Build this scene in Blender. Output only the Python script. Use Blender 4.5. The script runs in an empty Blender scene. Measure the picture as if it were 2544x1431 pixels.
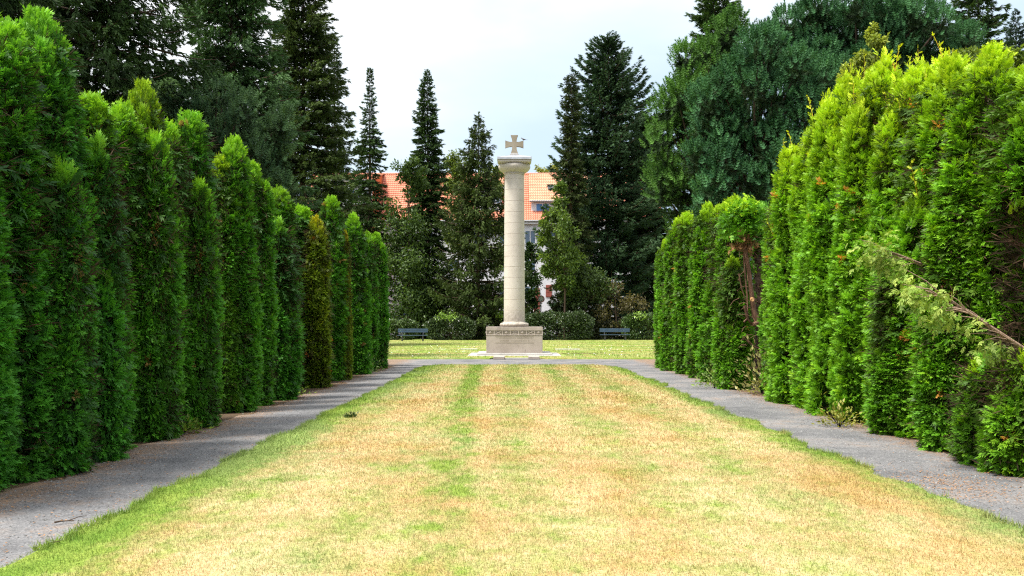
import bpy, math, random
import numpy as np
from math import radians, sin, cos, pi, sqrt

rs = np.random.RandomState(7)
random.seed(7)
scene = bpy.context.scene
COL = scene.collection
F = 2473.3          # focal length in pixels of the 2544 px wide photograph
EYE = 1.45

def at(x, y, Y):
    """photograph pixel at distance Y -> point in the place"""
    return np.array(((x - 1272) / F * Y, Y, EYE + (803 - y) / F * Y))

# ------------------------------------------------------------------ numpy helpers
def _hash(ix, iy, iz, seed):
    h = (ix.astype(np.int64) * 374761393 + iy.astype(np.int64) * 668265263 + iz.astype(np.int64) * 2147483647 + seed * 974711) & 0x7fffffff
    h = ((h ^ (h >> 13)) * 1274126177) & 0x7fffffff
    return ((h ^ (h >> 16)) & 0xffff) / 65535.0

def vnoise(p, seed=0):
    p = np.asarray(p, float)
    i = np.floor(p).astype(np.int64); f = p - i
    f = f * f * (3 - 2 * f)
    r = 0
    for dx in (0, 1):
        for dy in (0, 1):
            for dz in (0, 1):
                w = (f[:, 0] if dx else 1 - f[:, 0]) * (f[:, 1] if dy else 1 - f[:, 1]) * (f[:, 2] if dz else 1 - f[:, 2])
                r = r + w * _hash(i[:, 0] + dx, i[:, 1] + dy, i[:, 2] + dz, seed)
    return r

def unit(v):
    v = np.asarray(v, float)
    return v / np.maximum(np.linalg.norm(v, axis=-1, keepdims=True), 1e-9)

def basis(axis, normal):
    """rows of frames: y along axis, z near normal"""
    a = unit(axis)
    n = normal - (normal * a).sum(-1, keepdims=True) * a
    n = unit(n)
    x = np.cross(a, n)
    return np.stack((x, a, n), -1)      # columns x,y,z

def lin(c):
    return tuple(((v / 12.92) if v <= 0.04045 else ((v + 0.055) / 1.055) ** 2.4) for v in c)

# ------------------------------------------------------------------ mesh builder
class MB:
    def __init__(self):
        self.V = []; self.L = []; self.S = []; self.M = []; self.C = []; self.n = 0; self.col = False
    def add(self, v, f, mat=0, col=None):
        v = np.asarray(v, float).reshape(-1, 3)
        f = np.asarray(f, np.int64)
        self.V.append(v); self.L.append((f + self.n).ravel())
        self.S.append(np.full(len(f), f.shape[1])); self.M.append(np.full(len(f), mat))
        if col is None: c = np.ones((len(v), 3))
        else:
            c = np.broadcast_to(np.asarray(col, float), (len(v), 3)); self.col = True
        self.C.append(c); self.n += len(v)
        return self
    def scatter(self, tv, tf, pos, B, sc, mat=0, col=None):
        M, n = len(pos), len(tv)
        if M == 0: return self
        sc = np.asarray(sc, float)
        if sc.ndim == 1: t = tv[None] * sc[:, None, None]
        else: t = tv[None] * sc[:, None, :]
        v = pos[:, None, :] + np.einsum('mij,mnj->mni', B, t)
        f = (tf[None] + (np.arange(M) * n)[:, None, None]).reshape(-1, tf.shape[1])
        c = None if col is None else np.repeat(np.asarray(col), n, axis=0)
        return self.add(v.reshape(-1, 3), f, mat, c)
    def box(self, x0, x1, y0, y1, z0, z1, mat=0, col=None):
        v = [(x, y, z) for z in (z0, z1) for y in (y0, y1) for x in (x0, x1)]
        return self.add(v, [(0, 2, 3, 1), (4, 5, 7, 6), (0, 1, 5, 4), (2, 6, 7, 3), (0, 4, 6, 2), (1, 3, 7, 5)], mat, col)
    def tube(self, pts, rad, n=6, mat=0, col=None, cap=True):
        pts = np.asarray(pts, float); k = len(pts)
        rad = np.broadcast_to(np.asarray(rad, float), (k,))
        t = unit(np.gradient(pts, axis=0))
        ref = np.array((0.0, 0, 1)) if abs(t[0, 2]) < 0.9 else np.array((1.0, 0, 0))
        x = unit(np.cross(t, ref)); y = np.cross(t, x)
        a = np.arange(n) / n * 2 * pi
        v = pts[:, None] + rad[:, None, None] * (np.cos(a)[None, :, None] * x[:, None] + np.sin(a)[None, :, None] * y[:, None])
        i = np.arange(k - 1)[:, None] * n; j = np.arange(n)[None]; j2 = (j + 1) % n
        f = np.stack((i + j, i + j2, i + n + j2, i + n + j), -1).reshape(-1, 4)
        self.add(v.reshape(-1, 3), f, mat, col)
        if cap:
            self.add(v[0], [list(range(n))[::-1]], mat, col); self.add(v[-1], [list(range(n))], mat, col)
        return self
    def lathe(self, prof, n=48, c=(0, 0), mat=0, wob=None):
        prof = np.asarray(prof, float); k = len(prof)
        a = np.arange(n) / n * 2 * pi
        r = prof[:, 0][:, None] * np.ones(n)[None]
        if wob is not None: r = r + wob(prof[:, 1][:, None], a[None], r)
        v = np.stack((c[0] + r * np.cos(a), c[1] + r * np.sin(a), prof[:, 1][:, None] * np.ones(n)[None]), -1)
        i = np.arange(k - 1)[:, None] * n; j = np.arange(n)[None]; j2 = (j + 1) % n
        f = np.stack((i + j, i + j2, i + n + j2, i + n + j), -1).reshape(-1, 4)
        self.add(v.reshape(-1, 3), f, mat)
        self.add(v[0], [list(range(n))[::-1]], mat); self.add(v[-1], [list(range(n))], mat)
        return self
    def prism(self, out, y0, y1, mat=0):
        """outline in x,z (counter clockwise seen from -y) from y0 to y1"""
        out = np.asarray(out, float); n = len(out)
        v = [(x, y0, z) for x, z in out] + [(x, y1, z) for x, z in out]
        self.add(v, [(i + n, (i + 1) % n + n, (i + 1) % n, i) for i in range(n)], mat)
        self.add([(x, y0, z) for x, z in out], [list(range(n))], mat)
        self.add([(x, y1, z) for x, z in out], [list(range(n))[::-1]], mat)
        return self
    def build(self, name, mats, parent=None, smooth=False, loc=None, bevel=0):
        me = bpy.data.meshes.new(name)
        V = np.concatenate(self.V); L = np.concatenate(self.L); S = np.concatenate(self.S); M = np.concatenate(self.M)
        me.vertices.add(len(V)); me.vertices.foreach_set('co', V.astype(np.float32).ravel())
        me.loops.add(len(L)); me.loops.foreach_set('vertex_index', L.astype(np.int32))
        me.polygons.add(len(S))
        st = np.concatenate(([0], np.cumsum(S)[:-1]))
        me.polygons.foreach_set('loop_start', st.astype(np.int32))
        if not isinstance(mats, (list, tuple)): mats = [mats]
        for m in mats: me.materials.append(m)
        me.polygons.foreach_set('material_index', M.astype(np.int32))
        me.polygons.foreach_set('use_smooth', np.full(len(S), bool(smooth)))
        me.update(calc_edges=True)
        if self.col:
            C = np.concatenate(self.C)
            at_ = me.color_attributes.new('tint', 'FLOAT_COLOR', 'POINT')
            at_.data.foreach_set('color', np.concatenate((C, np.ones((len(C), 1))), 1).astype(np.float32).ravel())
        o = bpy.data.objects.new(name, me); COL.objects.link(o)
        if parent is not None: o.parent = parent
        if loc is not None: o.location = loc
        if bevel:
            b = o.modifiers.new('bevel', 'BEVEL'); b.width = bevel; b.segments = 2; b.limit_method = 'ANGLE'
        return o

def thing(name, label, cat, loc=(0, 0, 0), rz=0, group=None):
    o = bpy.data.objects.new(name, None); COL.objects.link(o)
    o.empty_display_size = 0.2
    o.location = loc; o.rotation_euler = (0, 0, rz)
    return tag(o, label, cat, group)

def tag(o, label, cat, group=None, kind=None):
    o['label'] = label; o['category'] = cat
    if group: o['group'] = group
    if kind: o['kind'] = kind
    return o

def kindof(o, kind, label=None, cat=None):
    o['kind'] = kind
    if label: o['label'] = label
    if cat: o['category'] = cat
    return o

# ------------------------------------------------------------------ materials
class N:
    def __init__(self, name):
        self.m = bpy.data.materials.new(name); self.m.use_nodes = True
        self.t = self.m.node_tree; self.t.nodes.clear()
        self.out = self.t.nodes.new('ShaderNodeOutputMaterial')
        self.tc = None
    def n(self, kind, **kw):
        x = self.t.nodes.new('ShaderNode' + kind)
        for k, v in kw.items(): setattr(x, k, v)
        return x
    def link(self, a, b): self.t.links.new(a, b)
    def put(self, sock, v):
        if hasattr(v, 'is_output') or isinstance(v, bpy.types.NodeSocket): self.link(v, sock)
        else:
            if isinstance(v, (tuple, list)) and len(v) == 3 and sock.type == 'RGBA': v = (*v, 1)
            sock.default_value = v
    def pos(self): return self.n('NewGeometry').outputs['Position']
    def obj(self): return self.n('TexCoord').outputs['Object']
    def noise(self, vec, scale, detail=4, rough=0.55, vscale=None, off=None):
        if vscale is not None or off is not None:
            mp = self.n('Mapping'); self.link(vec, mp.inputs['Vector'])
            if vscale is not None: mp.inputs['Scale'].default_value = vscale
            if off is not None: mp.inputs['Location'].default_value = off
            vec = mp.outputs[0]
        x = self.n('TexNoise'); self.link(vec, x.inputs['Vector'])
        x.inputs['Scale'].default_value = scale; x.inputs['Detail'].default_value = detail; x.inputs['Roughness'].default_value = rough
        return x.outputs['Fac']
    def ramp(self, v, a, b, lo=0.0, hi=1.0):
        x = self.n('MapRange'); x.clamp = True
        self.put(x.inputs[0], v); x.inputs[1].default_value = a; x.inputs[2].default_value = b
        x.inputs[3].default_value = lo; x.inputs[4].default_value = hi
        return x.outputs[0]
    def math(self, op, a, b=0.0):
        x = self.n('Math', operation=op); self.put(x.inputs[0], a); self.put(x.inputs[1], b); return x.outputs[0]
    def mix(self, f, a, b, mode='MIX'):
        x = self.n('Mix', data_type='RGBA', blend_type=mode)
        self.put(x.inputs[0], f); self.put(x.inputs[6], a); self.put(x.inputs[7], b)
        return x.outputs[2]
    def sep(self, v):
        x = self.n('SeparateXYZ'); self.link(v, x.inputs[0]); return x.outputs
    def bump(self, h, strength=0.4, dist=0.02):
        x = self.n('Bump'); self.link(h, x.inputs['Height']); x.inputs['Strength'].default_value = strength
        x.inputs['Distance'].default_value = dist; return x.outputs[0]
    def principled(self, col, rough=0.7, spec=0.4, normal=None, metal=0.0):
        p = self.n('BsdfPrincipled'); self.put(p.inputs['Base Color'], col); self.put(p.inputs['Roughness'], rough)
        p.inputs['Specular IOR Level'].default_value = spec; p.inputs['Metallic'].default_value = metal
        if normal is not None: self.link(normal, p.inputs['Normal'])
        return p.outputs[0]
    def done(self, sh):
        self.link(sh, self.out.inputs['Surface']); return self.m

def simple(name, col, rough=0.6, spec=0.4, var=0.15, scale=8.0, metal=0.0, bump=0.0):
    k = N(name); v = k.noise(k.obj(), scale, 5)
    c = k.mix(k.ramp(v, 0.3, 0.7), tuple(x * (1 - var) for x in col), tuple(min(1, x * (1 + var)) for x in col))
    return k.done(k.principled(c, rough, spec, k.bump(v, bump) if bump else None, metal))

def foliage(name, rough=0.55, spec=0.25, trans=0.3, var=0.25):
    """leaf colour = colour stored per spray x object colour; light also passes through the leaf"""
    k = N(name)
    a = k.n('Attribute', attribute_name='tint').outputs['Color']
    oc = k.n('ObjectInfo').outputs['Color']
    c = k.mix(1.0, a, oc, 'MULTIPLY')
    nz = k.noise(k.obj(), 2.2, 3)
    c = k.mix(1.0, c, k.mix(k.ramp(nz, 0.3, 0.7), (1 - var, 1 - var, 1 - var * 0.8), (1 + var, 1 + var, 1 + var * 0.5)), 'MULTIPLY')
    p = k.principled(c, rough, spec)
    tr = k.n('BsdfTranslucent'); k.link(k.mix(1.0, c, (1.25, 1.2, 0.55), 'MULTIPLY'), tr.inputs[0])
    ms = k.n('MixShader'); ms.inputs[0].default_value = trans
    k.link(p, ms.inputs[1]); k.link(tr.outputs[0], ms.inputs[2])
    return k.done(ms.outputs[0])

M = {}
M['thuja'] = foliage('thuja_foliage', 0.5, 0.22, 0.32)
M['needle'] = foliage('spruce_needles', 0.55, 0.14, 0.12)
M['pine'] = foliage('pine_needles', 0.55, 0.14, 0.15)
M['leaf'] = foliage('broad_leaves', 0.45, 0.35, 0.35)
M['gloss'] = foliage('glossy_leaves', 0.28, 0.5, 0.12)
M['twigs'] = foliage('dead_twigs', 0.8, 0.1, 0.0)

def bark(name, a, b, sc=6):
    k = N(name); v = k.noise(k.obj(), sc, 6, 0.65, (3, 3, 0.5))
    return k.done(k.principled(k.mix(k.ramp(v, 0.35, 0.65), a, b), 0.9, 0.1, k.bump(v, 0.8, 0.03)))
M['bark'] = bark('conifer_bark', (0.05, 0.035, 0.025), (0.13, 0.09, 0.065))
M['redbark'] = bark('thuja_bark', (0.10, 0.055, 0.035), (0.24, 0.14, 0.095), 14)
M['barewood'] = bark('bare_branch_wood', (0.30, 0.19, 0.13), (0.50, 0.36, 0.27), 20)

# lawn ---------------------------------------------------------------
def lawn_material(name, blades, back=False):
    k = N(name); P = k.pos(); s = k.sep(P)
    n1 = k.noise(P, 0.8, 5, 0.64, (1, 0.5, 0)); n2 = k.noise(P, 3.0, 5, 0.65, (1, 0.42, 0), (7, 3, 0)); n3 = k.noise(P, 38, 3, 0.7, (1, 1, 0))
    n4 = k.noise(P, 0.33, 3, 0.5, (1, 0.6, 0), (31, 9, 0))
    straw = k.mix(k.ramp(n2, 0.3, 0.7), (0.55, 0.41, 0.22), (0.69, 0.565, 0.375))
    straw = k.mix(k.ramp(n1, 0.35, 0.6), (0.43, 0.30, 0.12), straw)
    green = k.mix(k.ramp(n2, 0.35, 0.65), (0.15, 0.255, 0.035), (0.255, 0.335, 0.065))
    cold = (0.22, 0.30, 0.085)
    green = k.mix(k.ramp(n4, 0.52, 0.62), green, cold)
    # where the turf stayed green
    g = k.math('ADD', k.ramp(n1, 0.44, 0.68, 0, 0.5), k.ramp(n2, 0.5, 0.72, 0, 0.45))
    g = k.math('ADD', g, k.ramp(k.noise(P, 9, 4, 0.7, (1, .55, 0), (4, 8, 0)), .35, .68, -.22, .30))
    g = k.math('ADD', g, k.ramp(k.noise(P, 1.6, 4, 0.6, (1, 1, 0), (14, 2, 0)), .42, .66, -.05, .28))
    if not back:
        edge = k.math('ADD', s[0], k.math('MULTIPLY', n1, 0.9))
        g = k.math('ADD', g, k.ramp(edge, -1.88, -2.34, 0, 1.15))
        wob = k.math('ADD', s[0], k.math('MULTIPLY', n4, 0.5))
        # mower stripes run along the lawn
        st = k.math('SINE', k.math('MULTIPLY', wob, 5.6))
        far = k.ramp(s[1], 7, 20, 0.45, 1.0)
        g = k.math('ADD', g, k.math('MULTIPLY', k.ramp(st, -0.6, 1.0, -0.06, 0.30), far))
        # two old tyre tracks
        tr = k.math('ABSOLUTE', k.math('ADD', k.math('ADD', s[0], k.math('MULTIPLY', s[1], 0.028)), 0.30))
        g = k.math('ADD', g, k.math('MULTIPLY', k.ramp(tr, 0.08, 0.30, 0.75, 0), k.ramp(n2, 0.3, 0.6)))
        g = k.math('ADD', g, k.ramp(s[1], 20, 34, 0, 0.22))
        er = k.math('SUBTRACT', s[0], k.math('MULTIPLY', n2, 0.5))
        g = k.math('ADD', g, k.ramp(er, 2.75, 3.2, 0, 0.55))
    else:
        g = k.math('ADD', g, k.ramp(k.noise(P, 0.5, 3, 0.5, (0.25, 1, 0), (3, 3, 0)), 0.35, 0.6, 0.22, 0.75))
    gm = k.ramp(g, 0.05, 0.98)
    c = k.mix(gm, straw, green)
    c = k.mix(1.0, c, k.mix(k.ramp(n3, 0.25, 0.75), (0.70, 0.70, 0.66), (1.2, 1.2, 1.15)), 'MULTIPLY')
    if blades:
        a = k.n('Attribute', attribute_name='tint').outputs['Color']
        c = k.mix(1.0, c, a, 'MULTIPLY')
        p = k.principled(c, 0.65, 0.2)
        t = k.n('BsdfTranslucent'); k.link(c, t.inputs[0]); ms = k.n('MixShader'); ms.inputs[0].default_value = 0.3
        k.link(p, ms.inputs[1]); k.link(t.outputs[0], ms.inputs[2]); return k.done(ms.outputs[0])
    return k.done(k.principled(c, 0.9, 0.1, k.bump(n3, 0.7, 0.03)))
M['lawn'] = lawn_material('lawn_turf', False)
M['blade'] = lawn_material('lawn_blades', True)
M['backlawn'] = lawn_material('far_lawn_turf', False, True)
M['backblade'] = lawn_material('far_lawn_blades', True, True)

def gravel():
    k = N('gravel'); P = k.pos(); s = k.sep(P)
    v = k.n('TexVoronoi'); k.link(P, v.inputs['Vector']); v.inputs['Scale'].default_value = 48
    big = k.noise(P, 0.9, 5, 0.6); mid = k.noise(P, 5, 5, 0.65); fine = k.noise(P, 60, 3, 0.7)
    c = k.mix(k.ramp(big, 0.35, 0.65), (0.115, 0.118, 0.125), (0.218, 0.220, 0.228))
    c = k.mix(1.0, c, k.mix(k.ramp(fine, 0.25, 0.75), (0.6, 0.6, 0.6), (1.4, 1.4, 1.4)), 'MULTIPLY')
    c = k.mix(1.0, c, k.mix(v.outputs['Color'], (0.75, 0.75, 0.75), (1.25, 1.22, 1.2)), 'MULTIPLY')
    # brown needle litter drifts against the hedges and in patches
    lx = k.math('ADD', k.math('MULTIPLY', s[0], -1.0), k.math('MULTIPLY', mid, 0.9))
    rx = k.math('ADD', s[0], k.math('MULTIPLY', mid, 0.9))
    lit = k.math('ADD', k.ramp(lx, 4.15, 4.75, 0, 0.8), k.ramp(rx, 4.95, 5.5, 0, 0.8))
    lit = k.math('ADD', lit, k.math('MULTIPLY', k.ramp(big, 0.50, 0.66), k.ramp(mid, 0.40, 0.62, 0, 0.55)))
    lit = k.math('MULTIPLY', lit, k.ramp(fine, 0.3, 0.6, 0.4, 1))
    c = k.mix(lit, c, k.mix(k.ramp(mid, 0.3, 0.7), (0.13, 0.085, 0.05), (0.33, 0.20, 0.11)))
    return k.done(k.principled(c, 0.9, 0.2, k.bump(k.math('ADD', v.outputs['Distance'], fine), 0.55, 0.02)))
M['gravel'] = gravel()
def soil():
    k = N('soil'); P = k.pos(); a = k.noise(P, 1.2, 6, 0.65); b = k.noise(P, 30, 4, 0.7)
    c = k.mix(k.ramp(a, 0.35, 0.65), (0.055, 0.04, 0.028), (0.13, 0.09, 0.055))
    c = k.mix(k.ramp(b, 0.5, 0.7, 0, 0.6), c, (0.2, 0.125, 0.07))
    return k.done(k.principled(c, 0.95, 0.1, k.bump(b, 0.8, 0.03)))
M['soil'] = soil()

def stone(name, a, b, stain=0.35, speck=0.3, wet=None, st_z=None):
    k = N(name); P = k.obj()
    n1 = k.noise(P, 1.6, 6, 0.6); n2 = k.noise(P, 26, 4, 0.7); n3 = k.noise(P, 4.5, 6, 0.7, (1, 1, 0.45)); n4 = k.noise(P, 9, 4, 0.7, None, (3, 5, 2))
    c = k.mix(k.ramp(n1, 0.3, 0.7), a, b)
    c = k.mix(k.ramp(n2, 0.58, 0.72, 0, speck), c, (0.11, 0.10, 0.085))
    m = k.math('MULTIPLY', k.ramp(n3, 0.58, 0.74, 0, stain), k.ramp(n4, 0.4, 0.65))
    c = k.mix(m, c, (0.06, 0.055, 0.05))
    if st_z is not None:      # weathered, lichen-dark foot of the shaft
        z = k.sep(P)[2]
        m2 = k.math('MULTIPLY', k.ramp(z, st_z[0], st_z[1], 1, 0), k.ramp(n4, 0.35, 0.6, 0.15, 0.75))
        c = k.mix(m2, c, (0.16, 0.135, 0.10))
    return k.done(k.principled(c, 0.85, 0.2, k.bump(n2, 0.3, 0.01)))
M['shaft'] = stone('column_limestone', (0.52, 0.47, 0.405), (0.61, 0.565, 0.50), 0.25, 0.38, None, (1.35, 2.3))
M['pedestal'] = stone('pedestal_stone', (0.31, 0.265, 0.23), (0.42, 0.365, 0.32), 0.85, 0.3)
M['slab'] = stone('slab_stone', (0.38, 0.365, 0.345), (0.50, 0.485, 0.46), 0.3, 0.2)
M['crossstone'] = stone('mossy_cross_stone', (0.22, 0.185, 0.125), (0.37, 0.325, 0.255), 0.9, 0.55)
M['mortar'] = simple('joint_mortar', (.53, .47, .405), .9, .1, .2)
M['lead'] = simple('lead_sheet', (0.42, 0.45, 0.50), 0.45, 0.5, 0.2, 5)
M['benchblue'] = simple('blue_painted_wood', (0.040, 0.075, 0.125), 0.6, 0.4, 0.2, 5)
M['darkmetal'] = simple('dark_iron', (0.03, 0.032, 0.035), 0.5, 0.5, 0.2)
M['white'] = simple('white_render', (0.72, 0.735, 0.78), 0.8, 0.2, 0.05, 2)
M['frame'] = simple('white_frame', (0.8, 0.8, 0.8), 0.5, 0.4, 0.03)
M['glass'] = simple('window_glass', (0.10, 0.15, 0.22), 0.06, 0.8, 0.3, 0.6)
M['bluepane'] = simple('blue_pane', (0.10, 0.25, 0.55), 0.5, 0.4, 0.2, 1.0)  # dormer window pane with a blue base colour
M['shutter'] = simple('red_brown_shutter', (0.30, 0.09, 0.07), 0.6, 0.3, 0.1)
M['gutter'] = simple('zinc_gutter', (0.30, 0.32, 0.34), 0.45, 0.5, 0.1)
M['cheek'] = simple('orange_cladding', (0.56, 0.15, 0.05), 0.7, 0.2, 0.15, 1)
def tile(red=1.0):
    k = N('roof_tile'); P = k.obj(); a = k.noise(P, 0.8, 5, 0.6); b = k.noise(P, 9, 3)
    c = k.mix(k.ramp(a, 0.3, 0.7), (0.50, 0.22 * red, 0.125 * red), (0.60, 0.34 * red, 0.215 * red))
    c = k.mix(k.ramp(b, 0.45, 0.7, 0, 0.5), c, (0.70, 0.42 * red, 0.29 * red))
    return k.done(k.principled(c, 0.55, 0.4))
M['tile'] = tile(); M['shadetile'] = tile(.74)  # redder copy for the steeper main roof, its weaker sky light painted in
M['steel'] = simple('galvanised_steel', (0.42, 0.44, 0.46), 0.4, 0.5, 0.1, metal=0.6)
M['red'] = simple('sign_red', (0.42, 0.055, 0.05), 0.45, 0.4, 0.1)
M['signgrey'] = simple('sign_face', (0.62, 0.64, 0.62), 0.45, 0.4, 0.06)
M['bird'] = simple('grey_feathers', (0.20, 0.20, 0.22), 0.7, 0.2, 0.35, 18)
M['beak'] = simple('dark_beak', (0.06, 0.05, 0.04), 0.5, 0.3, 0.1)
M['cutwood'] = simple('fresh_cut_wood', (0.62, 0.36, 0.16), 0.8, 0.1, 0.2, 30)

# ------------------------------------------------------------------ foliage templates
def leaf_quad(base, direction, L, W, up=(0, 0, 1)):
    d = unit(direction); s = unit(np.cross(d, np.asarray(up, float)))
    b = np.asarray(base, float)
    return [b, b + d * L * 0.45 + s * W / 2, b + d * L, b + d * L * 0.45 - s * W / 2]

def spray_template(seed, pairs=4):
    """a flat thuja spray, drooping at the tip, of many narrow fingers"""
    r = np.random.RandomState(seed); V = []; Fc = []
    def add(q):
        i = len(V); V.extend(q); Fc.append((i, i + 1, i + 2, i + 3))
    add(leaf_quad((0, 0, 0), (0, 1, 0), 0.85, 0.055))
    for i in range(pairs):
        y = 0.08 + 0.72 * i / pairs
        for s in (-1, 1):
            L = (0.46 - 0.26 * i / pairs) * r.uniform(0.7, 1.2)
            ang = radians(r.uniform(24, 46))
            add(leaf_quad((0, y + r.uniform(-.03, .06), r.uniform(-.03, .03)), (s * sin(ang), cos(ang), r.uniform(-.25, .25)), L, 0.115 * r.uniform(.8, 1.25)))
    add(leaf_quad((0, 0.66, 0), (r.uniform(-.2, .2), 1, 0), 0.34, 0.08))
    V = np.array(V)
    V[:, 2] -= 0.30 * V[:, 1] ** 2 + 0.25 * V[:, 0] ** 2
    return V, np.array(Fc)
SPRAYS = [spray_template(s) for s in range(4)]

def twig_template(seed, k=7):
    """a spruce twig: a spindle of stiff jagged points"""
    r = np.random.RandomState(seed); V = []; Fc = []
    for i in range(k):
        y = 0.05 + 0.62 * i / k
        a = i * 2.4 + r.uniform(-.3, .3)
        d = np.array((cos(a) * 0.45, 0.9, sin(a) * 0.45))
        q = leaf_quad((0, y * 0.8, 0), d, 0.5 * r.uniform(.8, 1.2), 0.135, (r.uniform(-1, 1), 0.1, r.uniform(-1, 1)))
        j = len(V); V.extend(q); Fc.append((j, j + 1, j + 2, j + 3))
    q = leaf_quad((0, 0.1, 0), (0, 1, 0), 0.95, 0.15); j = len(V); V.extend(q); Fc.append((j, j + 1, j + 2, j + 3))
    return np.array(V), np.array(Fc)
TWIGS = [twig_template(s) for s in range(4)]

def tuft_template(seed, rings=4, per=11):
    """the end of a pine shoot: a bottle brush of needles pointing forward"""
    r = np.random.RandomState(seed); V = []; Fc = []
    for i in range(rings):
        for j in range(per):
            a = (j + 0.5 * i) / per * 2 * pi + r.uniform(-.3, .3)
            sp = 1.05 - 0.24 * i
            d = unit(np.array((cos(a) * sp, 0.75, sin(a) * sp)))
            b = np.array((0, 0.22 + 0.2 * i, 0)); L = 0.34 * r.uniform(.8, 1.15)
            s = unit(np.cross(d, (0, 1, 0))) * 0.032
            n0 = len(V); V.extend([b - s, b + s, b + d * L]); Fc.append((n0, n0 + 1, n0 + 2))
    return np.array(V), np.array(Fc)
TUFTS = [tuft_template(s) for s in range(4)]
def bare_twig(seed):
    r = np.random.RandomState(seed); V = []; Fc = []
    for i in range(6):
        q = leaf_quad((0, .12 * i, 0), (r.uniform(-.7, .7), 1, r.uniform(-.7, .7)), r.uniform(.4, .7), .035, (r.uniform(-1, 1), .1, 1)); j = len(V); V.extend(q); Fc.append((j, j + 1, j + 2, j + 3))
    return np.array(V), np.array(Fc)
BARE = [bare_twig(s) for s in range(4)]
LEAF = (np.array([(0, 0, 0), (0.26, 0.42, 0.05), (0, 1, -0.12), (-0.26, 0.42, 0.05)], float), np.array([(0, 1, 2, 3)]))

def split_scatter(mb, temps, pos, B, sc, col, mat=0):
    idx = np.arange(len(pos)) % len(temps)
    for i, (tv, tf) in enumerate(temps):
        s = idx == i
        if s.any(): mb.scatter(tv, tf, pos[s], B[s], sc[s], mat, col[s])

def mixc(a, b, t):
    t = np.asarray(t)[:, None]
    return np.asarray(a)[None] * (1 - t) + np.asarray(b)[None] * t

# ------------------------------------------------------------------ thuja
G_DARK = (0.030, 0.100, 0.010); G_MID = (0.095, 0.255, 0.018); G_TIP = (0.27, 0.42, 0.022)

def thuja_profile(t, blunt):
    lo = 0.86 + 0.14 * np.clip(t / 0.2, 0, 1)
    top = np.sqrt(np.clip(1 - ((t - (1 - blunt)) / blunt).clip(0, 1) ** 1.7, 0, 1))
    return lo * top * (1 - 0.12 * t)

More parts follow.
